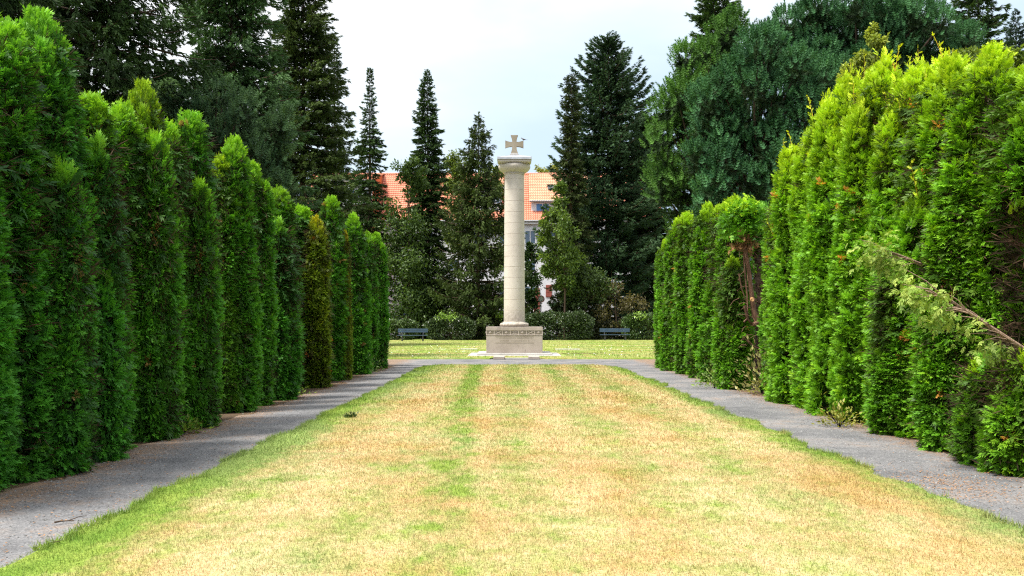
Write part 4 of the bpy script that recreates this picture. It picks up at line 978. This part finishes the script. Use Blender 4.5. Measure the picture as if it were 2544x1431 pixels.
# ------------------------------------------------------------------ monument
CX, CY = .105, 44.2
def monument():
    root = thing('monument_column', 'tall cream stone column with a cross on top standing on an inscribed block', 'monument', (CX, CY, 0))
    s1 = MB(); s1.box(-1.99, 1.99, -1.99, 1.99, 0, .085); s1.build('step', M['slab'], root, bevel=.012)
    s2 = MB(); s2.box(-1.62, 1.62, -1.62, 1.62, .085, .165); s2.build('step', M['slab'], root, bevel=.012)
    # pedestal: body, relief band between raised bars, cornice
    W = 1.215; pb = MB()
    pb.box(-W, W, -W, W, .165, .925); pb.box(-W - .012, W + .012, -W - .012, W + .012, .925, .965)
    pb.box(-W + .035, W - .035, -W + .035, W - .035, .965, 1.13)
    ped = pb.build('pedestal', M['pedestal'], root, bevel=.010)
    co = MB(); co.box(-W - .014, W + .014, -W - .014, W + .014, 1.13, 1.26); co.box(-W - .005, W + .005, -W - .005, W + .005, 1.26, 1.295); co.build('cornice', M['pedestal'], ped, bevel=.012)
    # joints in the cornice
    jm = MB()
    for x in (-.62, .02): jm.box(x - .008, x + .008, -W - .018, -W - .004, 1.135, 1.255)
    jm.build('joint', M['crossstone'], ped)
    XS = np.linspace(-1.045, 1.045, 7); step_ = XS[1] - XS[0]
    bars = MB()
    for x in np.concatenate((XS - step_ / 2, [XS[-1] + step_ / 2])):
        x = min(max(x, -W + .012), W - .012); bars.box(x - .022, x + .022, -W - .002, -W + .085, .965, 1.13)
    bars.build('panel_frame', M['pedestal'], ped)
    def boss(c, rot):
        b = MB(); a = np.linspace(0, pi / 2, 7); b.lathe([(max(.088 * cos(t), .002), .085 * sin(t)) for t in a], 20)
        o = b.build('boss', M['pedestal'], ped, smooth=True); o.location = c; o.rotation_euler = rot
    for i in (0, 2, 4, 6): boss((XS[i], -W + .07, 1.047), (radians(90), 0, 0))
    for y in XS[[0, 2, 4, 6]]:
        boss((W - .05, y, 1.047), (0, radians(90), 0)); boss((-W + .05, y, 1.047), (0, radians(-90), 0))
    for i in (1, 5):
        m = MB()
        for s in (-1, 1):
            a = np.array((-.13, -.066 * s)); b = -a; d = unit(b - a); nn = np.array((-d[1], d[0]))
            pts = [a + nn * .014, a - nn * .014, b - nn * .03, b + nn * .03]
            pts = pts if True else pts[::-1]
            m.prism([(XS[i] + p[0], 1.047 + p[1]) for p in pts], -W + (.0 if s > 0 else .012), -W + .08)
        m.build('crossed_relief', M['pedestal'], ped)
    m = MB()
    for j in range(8):
        a = j / 8 * 2 * pi + .4; d = np.array((cos(a) * 1.5, sin(a) * .8)) * .085; nn = np.array((-d[1], d[0])) * .32
        m.prism([(XS[3] + p[0], 1.047 + p[1]) for p in (d * .15, d * .6 - nn, d, d * .6 + nn)], -W + .002, -W + .08)
    m.build('leaf_relief', M['pedestal'], ped)
    # worn, unreadable carved lines
    ins = MB(); r = np.random.RandomState(3)
    ins.box(-.83, .83, -W - .006, -W + .01, .868, .882); ins.box(-.83, .83, -W - .006, -W + .01, .60, .612)
    for z0, xa in ((.78, .76), (.665, .62)):
        x = -xa
        while x < xa:
            w = r.uniform(.012, .03)
            if r.uniform() < .84: ins.box(x, x + w * .6, -W - .005, -W + .01, z0 + r.uniform(0, .015), z0 + .05 + r.uniform(0, .012))
            x += w + .02
    ins.build('inscription', M['crossstone'], ped)
    # torus base
    t = MB(); a = np.linspace(-pi / 2, pi / 2, 13)
    prof = [(.45, 1.295)] + [(.545 + .10 * cos(u), 1.385 + .085 * sin(u)) for u in a] + [(.52, 1.475), (.52, 1.51), (.47, 1.515)]
    t.lathe(prof, 96, wob=lambda z, an, rr: np.where((z > 1.31) & (z < 1.45), .012 * np.sin(an * 26) * np.clip((1.42 - z) / .08, 0, 1), 0))
    t.build('column_base', M['shaft'], root, smooth=True)
    # shaft drum by drum
    sh = MB(); Z0, Z1 = 1.515, 8.03
    joints = [1.45 + (803 - y) * .01787 for y in (771, 745, 718, 690, 664, 638, 611, 583, 556, 528, 501, 473, 446)]
    prof = [(.468, Z0)]; rad = lambda z: .466 - .036 * ((z - Z0) / (Z1 - Z0)) ** 1.3
    zs = sorted(list(np.linspace(Z0 + .05, Z1 - .02, 30)))
    pts = [(rad(z), z) for z in zs if min(abs(z - j) for j in joints) > .03]
    for j in joints: pts += [(rad(j), j - .0105), (rad(j) - .005, j - .008), (rad(j) - .005, j + .008), (rad(j), j + .0105)]
    prof += sorted(pts, key=lambda p: p[1]) + [(.43, Z1)]
    sh.lathe(prof, 120); o = sh.build('shaft', [M['shaft'], M['mortar']], root, smooth=False)
    for p in o.data.polygons:
        if len(p.vertices) == 4 and min(abs(p.center.z - j) for j in joints) < .0095: p.material_index = 1
    cp = MB(); cp.lathe([(.432, 8.03), (.455, 8.035), (.455, 8.06), (.44, 8.065), (.44, 8.08), (.455, 8.085), (.455, 8.105), (.45, 8.11), (.52, 8.135), (.60, 8.185), (.66, 8.245), (.70, 8.315), (.712, 8.385), (.70, 8.44), (.66, 8.475)], 64)
    cap = cp.build('capital', M['shaft'], root, smooth=True)
    ab = MB(); ab.box(-.705, .705, -.705, .705, 8.515, 8.62); ab.box(-.60, .60, -.60, .60, 8.47, 8.515); ab.build('abacus', M['shaft'], root, bevel=.012)
    ld = MB(); ld.box(-.755, .755, -.755, .755, 8.62, 8.715)
    ld.add([(-.755, -.755, 8.715), (.755, -.755, 8.715), (.755, .755, 8.715), (-.755, .755, 8.715), (-.2, -.2, 8.86), (.2, -.2, 8.86), (.2, .2, 8.86), (-.2, .2, 8.86)], [(0, 1, 5, 4), (1, 2, 6, 5), (2, 3, 7, 6), (3, 0, 4, 7), (4, 5, 6, 7)])
    for s in ((-1, -1), (1, -1), (1, 1), (-1, 1)): ld.tube([(s[0] * .755, s[1] * .755, 8.72), (s[0] * .2, s[1] * .2, 8.866)], .012, 6)
    ld.tube([(0, -.755, 8.72), (0, -.2, 8.866)], .011, 6)
    ld.build('lead_cap', M['lead'], root, bevel=.008)
    bs = MB(); bs.box(-.2, .2, -.2, .2, 8.858, 8.945); bs.box(-.16, .16, -.17, .17, 8.945, 8.985); bs.build('cross_foot', M['slab'], root, bevel=.01)
    # cross with flared arms
    zc = 9.385; out = []
    def arm(dx, dz, L, end, mid):
        px, pz = -dz, dx; P = []
        for u in np.linspace(0, 1, 6):
            w = mid + (end - mid) * u ** 2.2; d = mid + (L - mid) * u; P.append((d, w))
        right = [(dx * d - px * w, dz * d - pz * w) for d, w in P]; left = [(dx * d + px * w, dz * d + pz * w) for d, w in P][::-1]
        return right + left
    for dx, dz, L in ((0, -1, .40), (1, 0, .405), (0, 1, .40), (-1, 0, .405)): out += arm(dx, dz, L, .165, .098)
    cm = MB(); o2 = [(x, z + zc) for x, z in out]
    ded = [o2[0]]
    for p in o2[1:]:
        if abs(p[0] - ded[-1][0]) + abs(p[1] - ded[-1][1]) > 1e-4: ded.append(p)
    if abs(ded[0][0] - ded[-1][0]) + abs(ded[0][1] - ded[-1][1]) < 1e-4: ded.pop()
    cm.prism(ded, -.11, .11)
    c = cm.build('cross', M['crossstone'], root); b = c.modifiers.new('bevel', 'BEVEL'); b.width = .012; b.segments = 2; b.limit_method = 'ANGLE'; b.angle_limit = radians(50)
    # bird on the right arm of the cross
    return zc
ZC = monument()

def bird():
    r0 = np.array((CX + .37, CY, ZC + .165)); root = thing('bird', 'small grey bird perched on the right arm of the stone cross', 'bird', tuple(r0))
    m = MB()   # body lofted from beak side (left) to tail (right)
    sec = [(-.075, .118, .004, .004), (-.068, .120, .018, .02), (-.05, .122, .026, .028), (-.03, .108, .024, .026), (-.012, .088, .03, .034), (.02, .068, .04, .044), (.06, .058, .036, .036), (.10, .05, .024, .02), (.14, .045, .016, .008), (.20, .04, .018, .005), (.225, .038, .014, .003)]
    n = 12; a = np.arange(n) / n * 2 * pi
    V = np.array([[(x, cos(t) * w, z + sin(t) * h) for t in a] for x, z, w, h in sec])
    f = [(i * n + j, i * n + (j + 1) % n, (i + 1) * n + (j + 1) % n, (i + 1) * n + j) for i in range(len(sec) - 1) for j in range(n)]
    m.add(V.reshape(-1, 3), f); m.add(V[0], [list(range(n))[::-1]]); m.add(V[-1], [list(range(n))])
    m.build('body', M['bird'], root, smooth=True)
    b = MB(); b.tube([(-.07, 0, .118), (-.10, 0, .113)], (.008, .001), 6); b.build('beak', M['beak'], root)
    for s in (-1, 1):
        w = MB(); w.add([(-.01, s * .038, .085), (.06, s * .045, .072), (.15, s * .025, .05), (.05, s * .042, .045), (-.005, s * .04, .06), (-.01, s * .03, .085), (.06, s * .036, .074), (.15, s * .018, .05), (.05, s * .034, .045), (-.005, s * .03, .06)], [(0, 1, 2, 3), (0, 3, 4, 4)][:1] + [(9, 8, 5, 5)][:0]); w.add([(-.01, s * .04, .085), (.05, s * .043, .045), (-.005, s * .041, .06)], [(0, 1, 2)])
        w.build('wing', M['darkmetal'], root)
        l = MB(); l.tube([(.03, s * .015, .035), (.028, s * .015, .0)], .004, 5); l.tube([(.03, s * .015, .003), (.005, s * .018, .003)], .003, 5); l.build('leg', M['beak'], root)
bird()

# edging stones between the path and the monument
def edging(label, x0, x1, y0, y1, z0, z1, mat='pedestal', name='edging_stone'):
    m = MB(); cx, cy = (x0 + x1) / 2, (y0 + y1) / 2
    m.box(x0 - cx, x1 - cx, y0 - cy, y1 - cy, 0, z1 - z0); o = m.build(name, M[mat], None, loc=(cx, cy, z0), bevel=.012)
    tag(o, label, 'stone', 'edging stones in front of the monument')
edging('left low stone block at the path edge in front of the column', CX - .85, CX - .40, 39.7, 40.75, 0.004, .115)
edging('right low stone block at the path edge in front of the column', CX + .56, CX + 1.0, 39.7, 40.75, 0.004, .115)
edging('flat pale kerb bar joining the two low stone blocks', CX - .40, CX + .56, 39.95, 40.15, .004, .06, 'slab')
edging('flat pale paving strip on the grass left of the pedestal', -2.75, -1.85 , 53.0, 53.6, .03, .085, 'slab', 'paving_slab')
edging('flat pale paving strip on the grass right of the pedestal', 2.3, 3.6 , 52.6, 53.3, .03, .085, 'slab', 'paving_slab')

# ------------------------------------------------------------------ benches
def bench(label, x, ybase, w_px):
    Y = EYE * F / (ybase - 803); p = at(x, ybase, Y); w = w_px / F * Y / 2
    root = thing('park_bench', label, 'bench', (p[0], Y, .05), 0, 'blue park benches')
    for z, y in ((.90, .30), (.745, .27)):
        m = MB(); m.box(-w, w, y - .02, y + .02, z - .068, z + .068); m.build('back_slat', M['benchblue'], root, bevel=.01)
    for y in (-.2, -.04, .12):
        m = MB(); m.box(-w, w, y - .068, y + .068, .43, .47); m.build('seat_slat', M['benchblue'], root, bevel=.01)
    for s in (-1, 1):
        m = MB(); X = s * w * .68
        m.box(X - .05, X + .05, -.22, -.12, 0, .40); m.box(X - .05, X + .05, .16, .26, 0, .40); m.box(X - .05, X + .05, -.25, .26, .38, .43)
        m.add([(X - .03, .2, .43), (X + .03, .2, .43), (X + .03, .25, .43), (X - .03, .25, .43), (X - .03, .322, .96), (X + .03, .322, .96), (X + .03, .36, .96), (X - .03, .36, .96)], [(0, 1, 5, 4), (1, 2, 6, 5), (2, 3, 7, 6), (3, 0, 4, 7), (4, 5, 6, 7)])
        m.build('leg', M['darkmetal'], root)
bench('blue slatted park bench at the far left edge of the back lawn', 1025, 849, 75)
bench('blue slatted park bench on the back lawn right of the column', 1528, 847, 75)

# ------------------------------------------------------------------ road sign, fence
def sign():
    Y = 87; p = at(1344, 743, Y); root = thing('road_sign', 'round road sign with a red ring on a grey post behind the shrubs', 'sign', (p[0], Y, 0))
    m = MB(); m.tube([(0, .03, 0), (0, .03, p[2] + .3)], .04, 10); m.build('post', M['steel'], root, smooth=True)
    m = MB(); m.lathe([(.001, -.008), (.31, -.008), (.32, 0), (.31, .012), (.24, .013), (.001, .013)], 40); o = m.build('ring', M['red'], root); o.location = (0, 0, p[2]); o.rotation_euler = (radians(90), 0, 0)
    m = MB(); m.lathe([(.001, .0), (.235, .0), (.235, .018), (.001, .018)], 40); o = m.build('face', M['signgrey'], root); o.location = (0, 0, p[2]); o.rotation_euler = (radians(90), 0, 0)
sign()
def fence(label, x0, x1, Y, h):
    a, b = at(x0, 800, Y)[0], at(x1, 800, Y)[0]; root = thing('metal_fence', label, 'fence', ((a + b) / 2, Y, 0), 0, 'metal fences along the street'); w = (b - a) / 2
    k = max(2, int(2 * w / 2.4))
    for i in range(k + 1):
        x = -w + 2 * w * i / k; m = MB(); m.box(x - .03, x + .03, -.03, .03, 0, h); m.build('post', M['steel'], root)
    for z in (h - .08, .25):
        m = MB(); m.box(-w, w, -.065, -.033, z - .03, z + .03); m.build('rail', M['steel'], root)
    n = int(2 * w / .14); m = MB()
    for i in range(n):
        x = -w + (i + .5) * 2 * w / n; m.box(x - .008, x + .008, -.03, -.01, .22, h - .05)
    m.build('bars', M['steel'], root)
fence('grey bar fence seen between the trunks behind the right bench', 1440, 1640, 97, 2.6)
fence('grey bar fence under the drooping spruce left of the column', 960, 1250, 97, 2.2)

# ------------------------------------------------------------------ house
def tiled(mb, x0, x1, ya, za, yb, zb, mat=0, tw=.26, th=.36):
    """a sheet of pantiles from the eave (ya,za) up to the ridge (yb,zb)"""
    nx = int((x1 - x0) / tw); L = sqrt((yb - ya) ** 2 + (zb - za) ** 2); nr = int(L / th)
    px = np.array([0, .2, .4, .6, .8]); ph = np.array([.0, .045, .06, .045, .0])
    xs = np.concatenate([(i + px) for i in range(nx)] + [[nx]]) / nx * (x1 - x0) + x0; hs = np.concatenate([ph] * nx + [[0]])
    d = np.array((0, yb - ya, zb - za)) / L; nrm = np.array((0, -d[2], d[1]))
    rows = []
    for j in range(nr):
        for u, lift in ((j, .05), (j + 1, .0)):
            b = np.array((0, ya, za)) + d * (u / nr * L)
            rows.append(np.column_stack((xs, np.zeros_like(xs), np.zeros_like(xs))) + b + nrm * (hs + lift)[:, None])
    V = np.concatenate(rows); k = len(xs); R = len(rows)
    i = np.arange(R - 1)[:, None] * k; j = np.arange(k - 1)[None]
    mb.add(V, np.stack((i + j, i + j + 1, i + k + j + 1, i + k + j), -1).reshape(-1, 4), mat)
def house():
    Y0 = 115.; root = thing('house', 'large white house with red tiled roof and dormers behind the trees', 'house', (0, Y0, 0))
    X = lambda x, Y=Y0: (x - 1272) / F * Y
    Zp = lambda y, Y=Y0: EYE + (803 - y) / F * Y
    xl, xr = X(760), X(1640); ze = Zp(541); yr = 5.2; zr = EYE + 370 / F * (Y0 + yr)
    m = MB(); m.box(xl, xr, 0, 10.4, 0, ze - .2); m.add([(xl, 0, ze - .2), (xl, yr, zr - .25), (xl, 10.4, ze - .2)], [(0, 1, 2)]); m.add([(xr, 0, ze - .2), (xr, yr, zr - .25), (xr, 10.4, ze - .2)], [(0, 2, 1)])
    m.build('wall', M['white'], root)
    rf = MB(); tiled(rf, xl - .3, xr + .3, -.45, ze - .35, yr, zr)
    rf.add([(xl - .3, yr, zr), (xr + .3, yr, zr), (xr + .3, 10.9, ze - .35), (xl - .3, 10.9, ze - .35)], [(0, 1, 2, 3)])
    nb = 110
    for i in range(nb):
        a = xl - .3 + (xr - xl + .6) * i / nb; b = xl - .3 + (xr - xl + .6) * (i + 1) / nb; rf.tube([(a, yr, zr + .03), (b + .02, yr, zr + .05)], (.13, .15), 8)
    roof = rf.build('roof', M['shadetile'], root)
    g = MB(); g.tube([(xl - .3, -.55, ze - .42), (xr + .3, -.55, ze - .42)], .09, 8); g.build('gutter', M['gutter'], root)
    fs = MB(); fs.box(xl - .3, xr + .3, -.42, -.02, ze - .75, ze - .48); fs.build('fascia', M['frame'], root)
    def window(x0, x1, z0, z1, par=root, y=0., pane='glass', bars=1):
        w = MB(); t = .09
        w.box(x0, x1, y - .05, y - .003, z0, z0 + t); w.box(x0, x1, y - .05, y - .003, z1 - t, z1); w.box(x0, x0 + t, y - .05, y - .003, z0 + t, z1 - t); w.box(x1 - t, x1, y - .05, y - .003, z0 + t, z1 - t)
        for b in range(bars):
            xm = x0 + (x1 - x0) * (b + 1) / (bars + 1); w.box(xm - .04, xm + .04, y - .05, y - .003, z0 + t, z1 - t)
        o = w.build('window', M['frame'], par); p = MB(); p.box(x0 + t, x1 - t, y - .03, y - .004, z0 + t, z1 - t); p.build('pane', M[pane], o)
    # facade windows, four storeys
    for zi, (z0, z1) in enumerate(((1.4, 2.9), (4.4, 5.8), (7.5, 8.9), (10.55, 12.2))):
        for cx in np.arange(-21.5, 16, 2.95):
            if zi == 1 and 3.4 < cx < 5.6: continue
            window(cx - .65, cx + .65, z0, z1)
    # red brown shutter and door right of the column
    s = MB(); x0, x1 = X(1356), X(1371); s.box(x0, x1, -.06, -.003, Zp(738), Zp(708)); 
    for i in range(3): 
        zz = Zp(738) + (Zp(708) - Zp(738)) * (i + .5) / 3; s.box(x0 + .04, x1 - .04, -.075, -.06, zz - .17, zz + .17)
    s.build('shutter', M['shutter'], root)
    d = MB(); d.box(X(1326), X(1341), -.06, -.003, 1.2, Zp(716)); d.box(X(1328), X(1339), -.08, -.06, 1.4, Zp(722)); d.build('door', M['shutter'], root)
    d = MB(); d.box(X(1374), X(1397), -.05, -.003, Zp(778), Zp(753)); d.box(X(1373), X(1398), -.3, -.003, Zp(753), Zp(752)); d.build('cellar_door', M['darkmetal'], root)
    # dormers with their own lean-to tiled roofs
    def dormer(xa, xb, yf, zeave, zbase, wins, cheek):
        b = MB(); slope = (zr - .02 - zeave) / (yr - yf + .3)
        sx = [(yf, zbase), (yr - .2, zbase), (yr - .2, zeave + slope * (yr - yf)), (yf, zeave + .12)]
        # front and both cheeks
        b.add([(xa, yf, zbase), (xb, yf, zbase), (xb, yf, zeave + .1), (xa, yf, zeave + .1)], [(0, 1, 2, 3)], 0)
        for xx, fl in ((xa, 0), (xb, 1)): b.add([(xx, y, z) for y, z in sx], [(0, 3, 2, 1) if not fl else (0, 1, 2, 3)], 1)
        o = b.build('dormer', [M['white'], M[cheek]], root)
        r_ = MB(); tiled(r_, xa - .22, xb + .22, yf - .4, zeave, yr, zr + .04); r_.build('dormer_roof', M['tile'], o)
        f_ = MB(); f_.box(xa - .22, xb + .22, yf - .38, yf - .1, zeave - .16, zeave - .02); f_.build('fascia', M['frame'], o)
        g_ = MB(); g_.tube([(xa - .22, yf - .48, zeave - .05), (xb + .22, yf - .48, zeave - .05)], .08, 8); g_.build('gutter', M['gutter'], o)
        for (wa, wb, za, zb, pn) in wins: window(wa, wb, za, zb, o, yf, pn)
    Yd = Y0 + .6
    dormer(X(1320), X(1470), .6, Zp(498), ze - .3, [(X(1331), X(1366), Zp(527), Zp(503), 'bluepane'), (X(1385), X(1420), Zp(527), Zp(503), 'glass'), (X(1432), X(1462), Zp(527), Zp(503), 'glass')], 'tile')
    dormer(X(1180), X(1247), .6, Zp(466), ze - .3, [(X(1190), X(1215), Zp(505), Zp(474), 'glass'), (X(1220), X(1243), Zp(505), Zp(474), 'glass')], 'cheek')
    dormer(X(800), X(937), -4.5, Zp(462), 0.0, [(X(815, 110.5), X(845, 110.5), Zp(512), Zp(484), 'glass'), (X(868, 110.5), X(893, 110.5), Zp(512), Zp(484), 'bluepane'), (X(905, 110.5), X(925, 110.5), Zp(512), Zp(484), 'glass')], 'cheek')
    # roof window on the right dormer roof
    def at_roof(x, y): return X(x, 117), Zp(y, 117)
    w = MB(); xa, za = at_roof(1361, 472); xb, zb = at_roof(1386, 458)
    yA = .2 + (za - Zp(498)) / (zr - Zp(498)) * (yr - .2); yB = .2 + (zb - Zp(498)) / (zr - Zp(498)) * (yr - .2)
    V = []
    for lift in (0.04, .16):
        for (xx, yy, zz) in ((xa, yA, za), (xb, yA, za), (xb, yB, zb), (xa, yB, zb)): V.append((xx, yy - lift * .6, zz + lift * .8))
    w.add(V, [(0, 1, 5, 4), (1, 2, 6, 5), (2, 3, 7, 6), (3, 0, 4, 7), (4, 5, 6, 7)]); o = w.build('roof_window', M['darkmetal'], roof)
house()

# ------------------------------------------------------------------ light, sky, camera
SUN_EL, SUN_AZ = 65.0, 60.0        # high on the left, a little behind the camera
sd = bpy.data.lights.new('sun', 'SUN'); sd.energy = 3.2; sd.angle = radians(11); sd.color = (1.0, .95, .87)
so = bpy.data.objects.new('sun', sd); COL.objects.link(so)
to_sun = np.array((-sin(radians(SUN_AZ)) * cos(radians(SUN_EL)), -cos(radians(SUN_AZ)) * cos(radians(SUN_EL)), sin(radians(SUN_EL))))
from mathutils import Vector
so.rotation_euler = Vector(to_sun).to_track_quat('Z', 'Y').to_euler(); so.location = (-20, -30, 60)

w = bpy.data.worlds.new('World'); scene.world = w; w.use_nodes = True
nt = w.node_tree; nt.nodes.clear()
def nn(kind): return nt.nodes.new('ShaderNode' + kind)
out = nn('OutputWorld'); bg = nn('Background'); sky = nn('TexSky'); sky.sky_type = 'NISHITA'; sky.sun_disc = False
sky.sun_elevation = radians(SUN_EL); sky.sun_rotation = radians(180 + SUN_AZ); sky.air_density = 1.0; sky.dust_density = 1.5
tc = nn('TexCoord'); sp = nn('SeparateXYZ'); nt.links.new(tc.outputs['Generated'], sp.inputs[0])
mp = nn('Mapping'); nt.links.new(tc.outputs['Generated'], mp.inputs[0]); mp.inputs['Scale'].default_value = (2.2, 2.2, 5.5); mp.inputs['Location'].default_value = (.35, .2, .1)
nz = nn('TexNoise'); nt.links.new(mp.outputs[0], nz.inputs['Vector']); nz.inputs['Scale'].default_value = 1.3; nz.inputs['Detail'].default_value = 5
# elevation + noise -> brightness of the cloud cover
ma = nn('Math'); ma.operation = 'MULTIPLY_ADD'; nt.links.new(nz.outputs['Fac'], ma.inputs[0]); ma.inputs[1].default_value = .30; nt.links.new(sp.outputs[2], ma.inputs[2])
mx = nn('Math'); mx.operation = 'MULTIPLY_ADD'; nt.links.new(sp.outputs[0], mx.inputs[0]); mx.inputs[1].default_value = -.22; nt.links.new(ma.outputs[0], mx.inputs[2])
cr = nn('ValToRGB'); nt.links.new(mx.outputs[0], cr.inputs[0]); cr.name = 'cloud'
els = cr.color_ramp.elements
els[0].position = .24; els[0].color = (3.6, 4.6, 5.75, 1); els[1].position = .75; els[1].color = (9.5, 9.6, 9.7, 1)
for ps, c in ((.33, (4.1, 5.05, 6.0)), (.40, (5.2, 5.9, 6.4)), (.48, (7.2, 7.3, 7.4))):
    e = els.new(ps); e.color = (*c, 1)
mxx = nn('Mix'); mxx.data_type = 'RGBA'; mxx.inputs[0].default_value = .88
nt.links.new(sky.outputs[0], mxx.inputs[6]); nt.links.new(cr.outputs[0], mxx.inputs[7])
nt.links.new(mxx.outputs[2], bg.inputs[0]); bg.inputs[1].default_value = .08
nt.links.new(bg.outputs[0], out.inputs[0])

cam = bpy.data.cameras.new('camera'); co = bpy.data.objects.new('camera', cam); COL.objects.link(co)
co.location = (0, 0, EYE); co.rotation_euler = (radians(90), 0, 0)
cam.sensor_width = 36; cam.lens = 35; cam.shift_y = 87.5 / 2544; cam.clip_start = .05; cam.clip_end = 2000
scene.camera = co
vs = scene.view_settings; vs.view_transform = 'Standard'; vs.look = 'None'; vs.exposure = 1.27; vs.gamma = 1
scene.cycles.max_bounces = 6; scene.cycles.diffuse_bounces = 3; scene.cycles.glossy_bounces = 2; scene.cycles.transmission_bounces = 3
scene.cycles.use_denoising = False; scene.cycles.filter_width = 1.2
scene.cycles.caustics_reflective = False; scene.cycles.caustics_refractive = False
